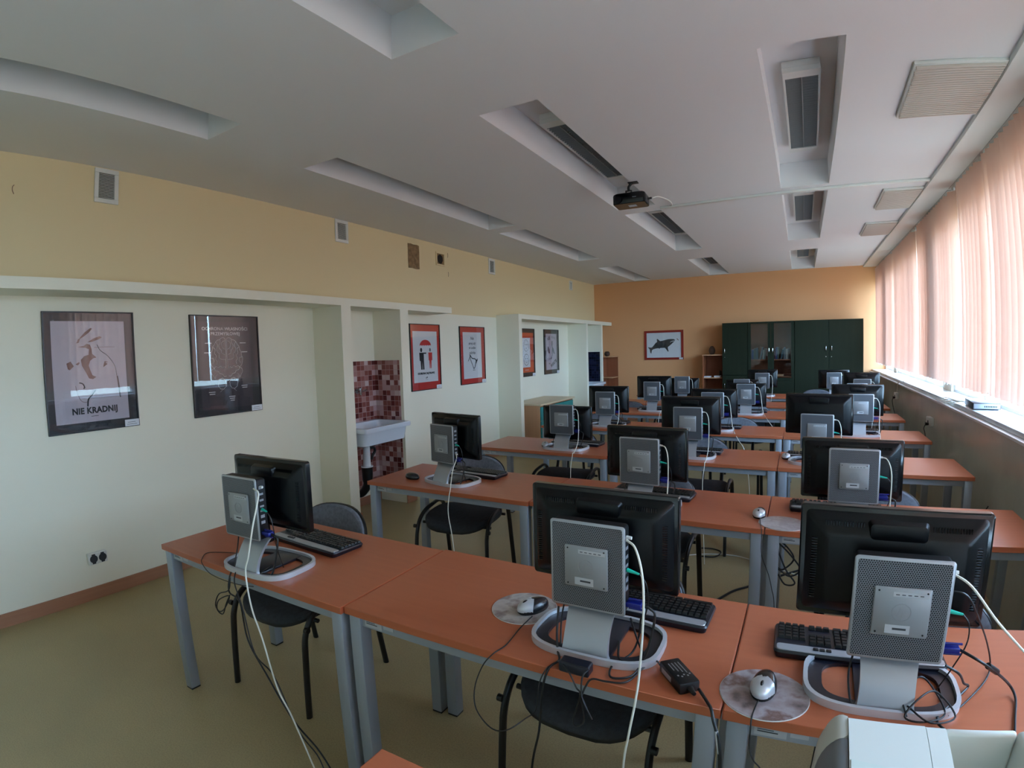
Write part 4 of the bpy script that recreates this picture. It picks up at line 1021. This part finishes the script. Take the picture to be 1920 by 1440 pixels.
def draw2(mb):
    sheet(mb, 0, .46, .70, -.005, .0)
    mb.m(1)
    add_text(mb, 'OCHRONA WŁASNOŚCI', .036, 0, .292, 'x', .0087, 1.02, 0, .0004)
    add_text(mb, 'PRZEMYSŁOWEJ', .036, 0, .252, 'x', .0087, 1.02, 0, .0004)
    def bl(cx, cz, rx, rz, ph, wob=.14, n=40, k=7, wd=.0013, a0=0, a1=2*PI):
        P = []
        for i in range(n+1):
            t = a0+(a1-a0)*i/n; q = 1+wob*math.sin(k*t+ph); P.append((cx+rx*q*math.cos(t), cz+rz*q*math.sin(t)))
        mb.tube([(.0086, y, z) for y, z in P], wd, 4, 1)
    # brain outline seen from above: two mirrored halves of folded lobes
    for sx in (-1, 1):
        q = lambda P, w=.0015: line(mb, [(sx*y*.001, z*.001) for y, z in P], w, .0086)
        q([(6, 212), (22, 222), (44, 216), (58, 204), (74, 202), (92, 186), (104, 164), (118, 150), (122, 126), (134, 104), (136, 76), (146, 52), (142, 20), (132, -6), (112, -22)])
        q([(6, 212), (7, 150), (4, 90), (8, 20), (10, -24)]); q([(14, 196), (34, 186), (42, 164), (30, 138), (12, 128)]); q([(50, 206), (52, 178), (64, 160), (58, 132), (44, 120), (40, 96), (14, 84)])
        q([(88, 186), (76, 160), (86, 132), (78, 104), (62, 92), (66, 62), (48, 48), (12, 44)]); q([(118, 146), (98, 128), (104, 96), (92, 78), (98, 48), (84, 30), (90, 4)]); q([(142, 60), (118, 56), (114, 30), (126, 14)])
        q([(10, -24), (26, -14), (44, -22), (58, -8), (80, -18), (98, -10), (112, -22), (104, -42), (80, -48), (70, -66), (44, -74), (30, -92), (10, -90)], .0019)
        q([(112, -22), (134, -34), (140, -58), (124, -84), (112, -106), (104, -84), (90, -74)], .0012)
        bl(sx*.052, -.150, .036, .044, 1, .06, 40, 9, .0019)
        q([(52, -198), (66, -210), (74, -216)], .0009)
    for cy_, cz_, n_ in ((-.145, -.215, 2), (.150, -.180, 2), (.030, -.262, 3), (-.155, .175, 1), (.155, .175, 1), (-.165, .10, 1), (.165, .10, 1)):
        for k in range(n_): mb.box(.0083, .0087, cy_-.028+.006*k, cy_+.028-.003*k, cz_-.016*k, cz_-.016*k+.006)
def draw3(mb):
    sheet(mb, 0, .47, .62, -.002, .005)
    def pg(i, pts): mb.m(i); mb.prism(S(pts), 'x', .0083, .0087)
    um = [(-110+220*(i/16), 0) for i in range(17)]
    top = [(110*math.cos(t), 138+74*math.sin(t)) for t in [PI*i/18 for i in range(19)]]
    bot = []
    for k in range(5):
        for i in range(1, 7):
            t = i/6; x = -110+44*(k+t); bot.append((x, 138+9*math.sin(PI*t)))
    pg(1, top+bot[:-1])
    mb.m(2); mb.prism([(-.085+.020*math.cos(t), .088+.026*math.sin(t)) for t in [2*PI*i/20 for i in range(20)]], 'x', .0083, .0087)
    pg(2, [(-124, 56), (10, 56), (10, 40), (-38, 40), (-38, -40), (-34, -150), (-62, -150), (-66, -50), (-72, -150), (-98, -150), (-104, -46), (-120, -40)])
    pg(1, [(52, 56), (128, 56), (126, -40), (110, -42), (104, -140), (92, -140), (88, -46), (84, -140), (72, -140), (66, -42), (54, -40)])
    mb.m(3); mb.prism([(.088+.016*math.cos(t), .088+.022*math.sin(t)) for t in [2*PI*i/20 for i in range(20)]], 'x', .0083, .0085)
    mb.m(2); add_text(mb, 'OCHRONA DAJ PRAWO', .030, 0, -.198, 'x', .0089, 1.0, 0, .0026)
    mb.box(.0083, .0087, -.012, .0, -.262, -.248).box(.0083, .0087, .006, .020, -.256, -.240); mb.m(3); mb.box(.0083, .0086, -.016, .026, -.276, -.273)
def draw4(mb):
    sheet(mb, 0, .46, .64, -.004, .0)
    mb.m(1); D_ = .0087
    for t_, z_, sz in (('Nie', .235, .052), ('stroj się', .165, .046), ('w cudze', .105, .044), ('piórka', .035, .052)):
        add_text(mb, t_, sz*1.12, -.012, z_, 'x', D_, 1.0, .3, .0014)
    mb.m(2); line(mb, S([(-120, -80), (-88, -40), (-72, -22), (-60, -60), (-30, -110), (-6, -150), (6, -176)]), .0042, .0086)
    line(mb, S([(-72, -22), (-68, 6), (-60, -6), (-20, -40), (40, -48), (60, -54)]), .0066, .0086)
    line(mb, S([(70, -110), (56, -140), (36, -176), (4, -178)]), .0052, .0086)
    mb.prism(S([(56, -46), (84, -66), (124, -44), (116, -74), (92, -100), (74, -124), (60, -112), (70, -78), (52, -60)]), 'x', .0083, .0087)
    line(mb, S([(10, -180), (10, -206), (-6, -212)]), .0018, .0086); line(mb, S([(34, -180), (34, -206), (46, -212)]), .0018, .0086); line(mb, S([(-6, -210), (46, -208)]), .0018, .0086)
def face_ring(mb, cy_, cz_, i):
    mb.m(i); mb.ringp([(cy_+x, cz_+y) for x, y in ell(.092, .098, 28)], [(cy_+x, cz_+y) for x, y in ell(.084, .090, 28)], 'x', .0088, .0090)
    for dy in (-.028, .028): mb.prism([(cy_+dy+x, cz_+.018+y) for x, y in ell(.010, .014, 14)], 'x', .0088, .0090)
    mb.tube([(.0089, cy_-.026, cz_-.036), (.0089, cy_, cz_-.050), (.0089, cy_+.026, cz_-.036)], .003, 4, 4)
    mb.tube([(.0089, cy_-.02, cz_+.056), (.0089, cy_, cz_+.062), (.0089, cy_+.02, cz_+.056)], .002, 4, 4)
def draw5(mb):
    sheet(mb, 0, .53, .66, 0, .0)
    mb.m(1).box(.0083, .0086, -.14, .14, -.245, .245)
    face_ring(mb, .0, .118, 2); face_ring(mb, .0, -.118, 3)
    mb.m(1).box(.0083, .0086, -.05, .08, -.292, -.286)
def draw6(mb):
    sheet(mb, 0, .46, .65, 0, .0)
    def pg(i, pts): mb.m(i); mb.prism(S(pts), 'x', .0083, .0087)
    mb.m(1); add_text(mb, 'NIE', .085, -.12, .235, 'x', .0089, 1, .2, .002, rot=.25); add_text(mb, 'RZUCAJ', .048, .09, .255, 'x', .0089, 1, 0, 0, rot=-.15)
    add_text(mb, 'SŁÓW', .045, -.13, -.13, 'x', .0089, 1, 0, 0, rot=-.12); add_text(mb, 'NA', .042, -.09, -.215, 'x', .0089, 1, 0, .001); add_text(mb, 'WIATR', .085, .09, -.215, 'x', .0089, 1, 0, .0035, rot=.42)
    pg(2, [(-170, 60), (-150, 100), (-120, 90), (-80, 40), (-70, -20), (-100, -36), (-130, -20), (-160, 20)])
    pg(3, [(10, 190), (50, 200), (56, 150), (40, 90), (90, 60), (140, -30), (130, -50), (80, -20), (60, 20), (40, -80), (26, -90), (20, 0), (30, 60), (6, 110)])
    pg(3, [(-10, -90), (10, -60), (20, -120), (-20, -140), (-60, -130)])
poster(1.5115, 1.5535, .617, .802, None, 'black framed poster NIE KRADNIJ with a pale print, nearest the camera', m_dark, ([m_lilac, m_brownink, m_ink], draw1))
poster(2.557, 1.550, .610, .800, None, 'black framed dark poster with a white line drawing of a brain', m_dark, ([m_darkprint, m_whink], draw2))
poster(5.160, 1.538, .580, .805, None, 'red bordered poster of two figures under a red umbrella', m_red, ([m_paper, m_rink, m_ink, m_gink], draw3))
poster(6.207, 1.535, .625, .795, None, 'red bordered poster with handwriting above a black ink bird', m_red, ([m_paper, m_gink, m_ink], draw4))
poster(7.825, 1.540, .610, .800, None, 'poster with two round faces on orange, half hidden by the niche pier', m_dark, ([m_orange, m_paper, m_gink, m_ink], draw5))
poster(8.822, 1.538, .625, .805, None, 'black framed poster of blurred shapes inside the far niche', m_dark, ([m_lilac, m_ink, m_plum, m_gink], draw6))
# shark picture on the far wall: local x along the wall
r = empty('framed_picture', (-2.578, YF-.0005, 1.600), 'red framed picture of a dark shark on the far wall', 'picture')
a, b, f = .402, .303, .045
mb = MB()
for q in ((-a, a, b-f, b), (-a, a, -b, -b+f), (-a, -a+f, -b+f, b-f), (a-f, a, -b+f, b-f)): mb.box(q[0], q[1], -.020, 0, q[2], q[3])
mb.build('frame', m_framered, r, smooth=False)
mb = MB().m(0).box(-a+f, a-f, -.006, -.002, -b+f, b-f)
mb.m(1).prism(S([(-318, -62), (-296, -82), (-284, -150), (-262, -176), (-250, -104), (-222, -84), (-170, -70), (-110, -62), (-92, -78), (-80, -60), (-20, -58), (20, -56), (44, -84), (84, -140), (98, -128), (84, -70), (82, -44), (130, -8), (180, 36), (222, 78), (230, 104), (200, 118), (150, 122), (90, 118), (30, 106), (-30, 90), (-76, 84), (-92, 100), (-126, 130), (-146, 128), (-136, 70), (-172, 46), (-212, -4), (-250, -46), (-286, -44), (-330, -34)]), 'y', -.0062, -.0072)
mb.m(0).prism(S([(130, 42), (150, 66), (208, 74), (222, 90), (160, 80), (134, 62)]), 'y', -.0073, -.0078)
mb.m(2).prism(S([(262, 120), (276, 132), (306, 96), (300, 84), (280, 104)]), 'y', -.0062, -.0072)
mb.build('print', [m_paper, m_dark, m_brownink], r, smooth=False)
MB().box(.315, .39, -.0212, -.0202, -.298, -.262).build('caption_tag', m_paper, r, smooth=False)
MB().box(-a+f, a-f, -.0125, -.011, -b+f, b-f).build('picture_glass', m_pglass, r, smooth=False)

# ------------------------------------------------------------------ sinks
def sink(yc, y0, y1, front, z, lab, trap=True):
    r = empty('wall_sink', (XL+.009, yc, z), lab, 'sink')
    dx = front-(XL+.009); a0, a1 = y0-yc, y1-yc; cy_ = (a0+a1)/2; hw = (a1-a0)/2
    def L_(w_, dpt, z_, rad, xo=0): return [(x+dpt/2+xo, y+cy_, z_) for x, y in rr(dpt, w_, rad)]
    W2 = hw*2
    MB().loft([L_(W2-.12, dx-.10, -.19, .03), L_(W2-.075, dx-.055, -.175, .04), L_(W2-.055, dx-.035, -.06, .04), L_(W2-.05, dx-.03, -.052, .04), L_(W2-.004, dx-.002, -.046, .03), L_(W2, dx, -.04, .03), L_(W2, dx, -.006, .03), L_(W2-.01, dx-.005, 0, .03),
               L_(W2-.07, dx-.10, -.001, .04, .065), L_(W2-.10, dx-.13, -.03, .05, .075), L_(W2-.16, dx-.19, -.13, .05, .10)]).build('basin', m_sink, r)
    if trap:
        MB().tube([(.18, -.03, -.19), (.18, -.03, -.26), (.165, -.02, -.40), (.165, -.02, -.44)], .030, 14, 4, r2=.044).build('drain_cup', m_white, r)
        MB().cyl(.165, -.02, -.446, .062, .008, 'z', 18).build('drain_rim', m_white, r)
        MB().tube([(.20, .0, -.25), (.20, .055, -.26), (.19, .075, -.30), (.18, .050, -.34), (.175, .04, -.38)], .014, 10, 4).build('overflow_pipe', m_black, r)
        mb = MB().cyl(.165, -.02, -.60, .050, .155, 'z', 16, .058); mb.tube([(.165, -.02, -.60), (.15, -.03, -.66), (.11, -.06, -.72), (.05, -.08, -.73), (.0, -.08, -.73)], .045, 12, 4, r2=.035)
        mb.build('waste_trap', m_black, r)
    return r
sink(3.94, 3.600, 4.262, -3.585, .895, 'white ceramic wall sink in the pink mosaic niche')
sink(10.08, 9.712, 10.442, -3.60, .885, 'pale sink edge in the dark mosaic niche by the far corner', False)
r = empty('wall_tap', (XL+.0085, 3.99, 1.215), 'old chrome tap on the pink mosaic above the sink', 'tap')
MB().cyl(0, 0, 0, .030, .010, 'x', 18).tube([(.008, 0, 0), (.06, 0, 0)], .013, 10, 0).tube([(.05, 0, .0), (.05, .03, .0), (.05, .09, .008)], .011, 10, 3).build('body', m_chrome, r)
MB().cyl(.05, 0, .012, .016, .022, 'z', 8).box(.026, .074, -.006, .006, .034, .042).build('handle', m_chrome, r)
MB().tube([(.05, 0, -.01), (.06, 0, -.04)], .010, 10, 0).build('spout', m_chrome, r)

# ------------------------------------------------------------------ chest in the niche
r = empty('low_cabinet', (XL+.013, 7.15, 0), 'beech sided cabinet with teal drawer fronts in the left niche', 'cabinet')
DX = .545; DY = 1.30
MB().box(0, DX, 0, .018, .0, .735).box(0, DX, DY-.018, DY, 0, .735).box(0, .012, .018, DY-.018, 0, .735).box(0, DX, .0185, DY-.0185, .717, .735).box(.012, DX, .0185, DY-.0185, .05, .068).build('carcass', m_beech, r, smooth=False)
MB().box(-.0, DX+.035, -.02, DY+.02, .7355, .760, .002, 1).build('worktop', m_beecht, r)
for k in range(3):
    for j in range(3):
        y0_ = .020+k*(DY-.04)/3; d_ = MB().box(DX+.0005, DX+.018, y0_+.003, y0_+(DY-.04)/3-.003, .072+j*.215, .072+j*.215+.208, .002, 1).build('drawer', m_tealc, r)
        MB().box(DX+.0185, DX+.030, y0_+.17, y0_+.25, .072+j*.215+.10, .072+j*.215+.11).build('handle', m_silver, d_)

# ------------------------------------------------------------------ corner shelves
def shelf_unit(x0, x1, y0, y1, top, lab, levels):
    r = empty('corner_shelf', (x0, y0, 0), lab, 'shelf')
    w_, d_ = x1-x0, y1-y0
    MB().box(0, w_, d_-.012, d_, 0, top-.02).box(0, .018, 0, d_-.012, 0, top-.02).build('back_panel', m_brwood, r, smooth=False)
    for z in levels: MB().box(.0185, w_, .0, d_-.0125, z-.018, z, .002, 1).build('shelf_board', m_beech, r)
    MB().box(-.012, w_+.012, -.012, d_, top-.0195, top, .002, 1).build('top_board', m_beech, r)
    return r
shelf_unit(-3.835, -3.565, 10.72, YF-.014, 1.393, 'narrow reddish corner shelf unit by the left corner', (.06, .50, .952))
shelf_unit(-1.735, -1.380, 10.72, YF-.014, 1.393, 'narrow reddish shelf unit beside the green cabinets', (.06, .50, .952))
r = empty('pottery_vase', (-1.585, 10.93, 1.3932), 'dark brown egg shaped vase on top of the shelf unit', 'vase')
MB().loft([[(q*math.cos(2*PI*i/20), q*math.sin(2*PI*i/20), z) for i in range(20)] for q, z in ((.032, 0), (.055, .03), (.064, .07), (.056, .115), (.034, .150), (.018, .165))]).build('body', m_vase, r)
r = empty('pottery_vase', (-3.74, 10.93, 1.3932), 'dark round pot on top of the shelf in the left corner', 'vase')
MB().loft([[(q*math.cos(2*PI*i/20), q*math.sin(2*PI*i/20), z) for i in range(20)] for q, z in ((.03, 0), (.055, .025), (.06, .06), (.045, .095), (.03, .105))]).build('body', m_vase, r)
for k, (x, w_, h_, m_, lab) in enumerate(((-1.66, .14, .022, m_paper, 'flat stack of white papers, left on the middle board of the shelf unit'), (-1.47, .12, .030, m_paper, 'flat white box, right on the middle board of the shelf unit'))):
    tag(MB().box(x-w_/2, x+w_/2, 10.76, 10.90, .9525, .9525+h_, .002, 1).build('paper_stack', m_), lab, 'papers')
r = empty('small_figurine', (-1.44, 10.98, .9525), 'small dark ornament standing on the middle board of the shelf unit', 'ornament')
MB().loft([[(q*math.cos(2*PI*i/14), q*math.sin(2*PI*i/14), z) for i in range(14)] for q, z in ((.022, 0), (.028, .02), (.016, .05), (.024, .08), (.022, .11), (.008, .125))]).build('body', m_vase, r)

# ------------------------------------------------------------------ green cabinets
GY, GD, GT = 10.672, .44, 1.985
def cab_body(r, w_, mat_=m_green):
    MB().box(0, .018, 0, GD, 0, GT).box(w_-.018, w_, 0, GD, 0, GT).box(.018, w_-.018, GD-.012, GD, 0, GT).box(.018, w_-.018, 0, GD-.012, GT-.018, GT).box(.018, w_-.018, 0, GD-.012, 0, .07).build('body', mat_, r, smooth=False)
def handle(x, z, parent): MB().tube([(x, -.019, z-.045), (x, -.038, z-.035), (x, -.038, z+.035), (x, -.019, z+.045)], .006, 8, 4).build('handle', m_chrome, parent)
def lock(x, z, parent): MB().cyl(x, -.0215, z, .008, .003, 'y', 12).build('lock', m_chrome, parent)
x0 = -1.359
r = empty('green_cabinet', (x0, GY, 0), 'narrow dark green cabinet with one plain door, left of the glazed one', 'cabinet'); w_ = .455
cab_body(r, w_)
d_ = MB().box(.003, w_-.003, -.0185, -.0005, 1.0, GT-.003, .0015, 1).build('door', m_green, r); handle(.045, 1.46, d_); lock(.045, 1.34, d_)
d_ = MB().box(.003, w_-.003, -.0185, -.0005, .072, .996, .0015, 1).build('door', m_green, r); handle(.045, .80, d_)
x0 += w_+.004
r = empty('glazed_cabinet', (x0, GY, 0), 'dark green cabinet with two glass doors and books inside', 'cabinet'); w_ = .808
cab_body(r, w_)
for z in (.98, 1.29, 1.62): MB().box(.0185, w_-.0185, .03, GD-.0125, z-.018, z).build('shelf_board', m_brwood, r, smooth=False)
MB().box(.019, w_-.019, GD-.016, GD-.0125, .08, GT-.02).build('back_panel', m_brwood, r, smooth=False)
for k in (0, 1):
    a = .003+k*(w_/2-.0015); b_ = a+w_/2-.0045; fw = .052
    mb = MB()
    for q in ((a, b_, GT-.003-fw*.4, GT-.003), (a, b_, .90, .90+fw), (a, a+fw, .90+fw, GT-.003-fw*.4), (b_-fw, b_, .90+fw, GT-.003-fw*.4)): mb.box(q[0], q[1], -.0185, -.0005, q[2], q[3])
    d_ = mb.build('glass_door', m_green, r, smooth=False)
    MB().box(a+fw, b_-fw, -.012, -.008, .90+fw, GT-.003-fw*.4).build('pane', m_cglass, d_, smooth=False)
    handle(b_-.030 if k == 0 else a+.030, 1.46, d_)
    d_ = MB().box(a, b_, -.0185, -.0005, .072, .897, .0015, 1).build('door', m_green, r); handle(b_-.030 if k == 0 else a+.030, .80, d_)
gx = x0
x0 += w_+.004
r = empty('green_cabinet', (x0, GY, 0), 'wide dark green cabinet with two plain doors, next to the window', 'cabinet'); w_ = 1.047-x0
cab_body(r, w_)
for k in (0, 1):
    a = .003+k*(w_/2-.0015); b_ = a+w_/2-.0045
    d_ = MB().box(a, b_, -.0185, -.0005, .072, GT-.003, .0015, 1).build('door', m_green, r)
    xh = (b_-.045 if k == 0 else a+.045)
    handle(xh, 1.48, d_); lock(xh, 1.33, d_)
# books behind the glass
bc = [(30, 50, 90), (90, 92, 96), (120, 60, 50), (60, 70, 60), (150, 146, 138), (70, 40, 60), (40, 60, 70), (110, 104, 96)]
bm_ = [mat('book_cover_%d' % i, c, .6) for i, c in enumerate(bc)]
names = ['blue', 'grey', 'brick red', 'dark green', 'off white', 'plum', 'slate', 'taupe']
for shelf, (z, xa, xb) in enumerate(((1.2902, .06, .36), (1.2902, .46, .75))):
    x = gx+xa; k = 0
    while x < gx+xb-.04:
        th_ = random.uniform(.022, .038); h_ = random.uniform(.17, .23); tilt = -.22 if (k % 4 == 3) else 0.0
        r = empty('shelved_book', (x+th_/2+(h_*.11 if tilt else 0), GY+.06, z+(th_*.12 if tilt else 0)), '', 'book', group='books behind the glass doors')
        r.rotation_euler = (0, tilt*-1, 0); ci = (k*3+shelf*5) % 8
        r['label'] = '%s book %s, behind the %s glass door of the cabinet' % (names[ci], 'leaning' if tilt else 'standing %s' % (['first', 'second', 'third', 'fourth', 'fifth', 'sixth', 'seventh', 'eighth', 'ninth', 'tenth'][k]+' from the left'), ['left', 'right'][shelf])
        MB().box(-th_/2, th_/2, 0, .16, 0, h_, .002, 1).build('cover', bm_[ci], r)
        MB().box(-th_/2+.003, th_/2-.003, .004, .158, .0+h_-.0002, h_+.0003).build('pages', m_paper, r, smooth=False)
        x += th_+.002+(h_*.24 if tilt else 0); k += 1
tag(MB().box(gx+.05, gx+.20, GY+.06, GY+.26, .9805, 1.03, .003, 1).build('storage_box', m_brwood), 'flat reddish box on the lower board behind the left glass door', 'box')
tag(MB().box(gx+.46, gx+.62, GY+.06, GY+.26, .9805, 1.01, .003, 1).build('storage_box', m_beech), 'flat light box on the lower board behind the right glass door', 'box')
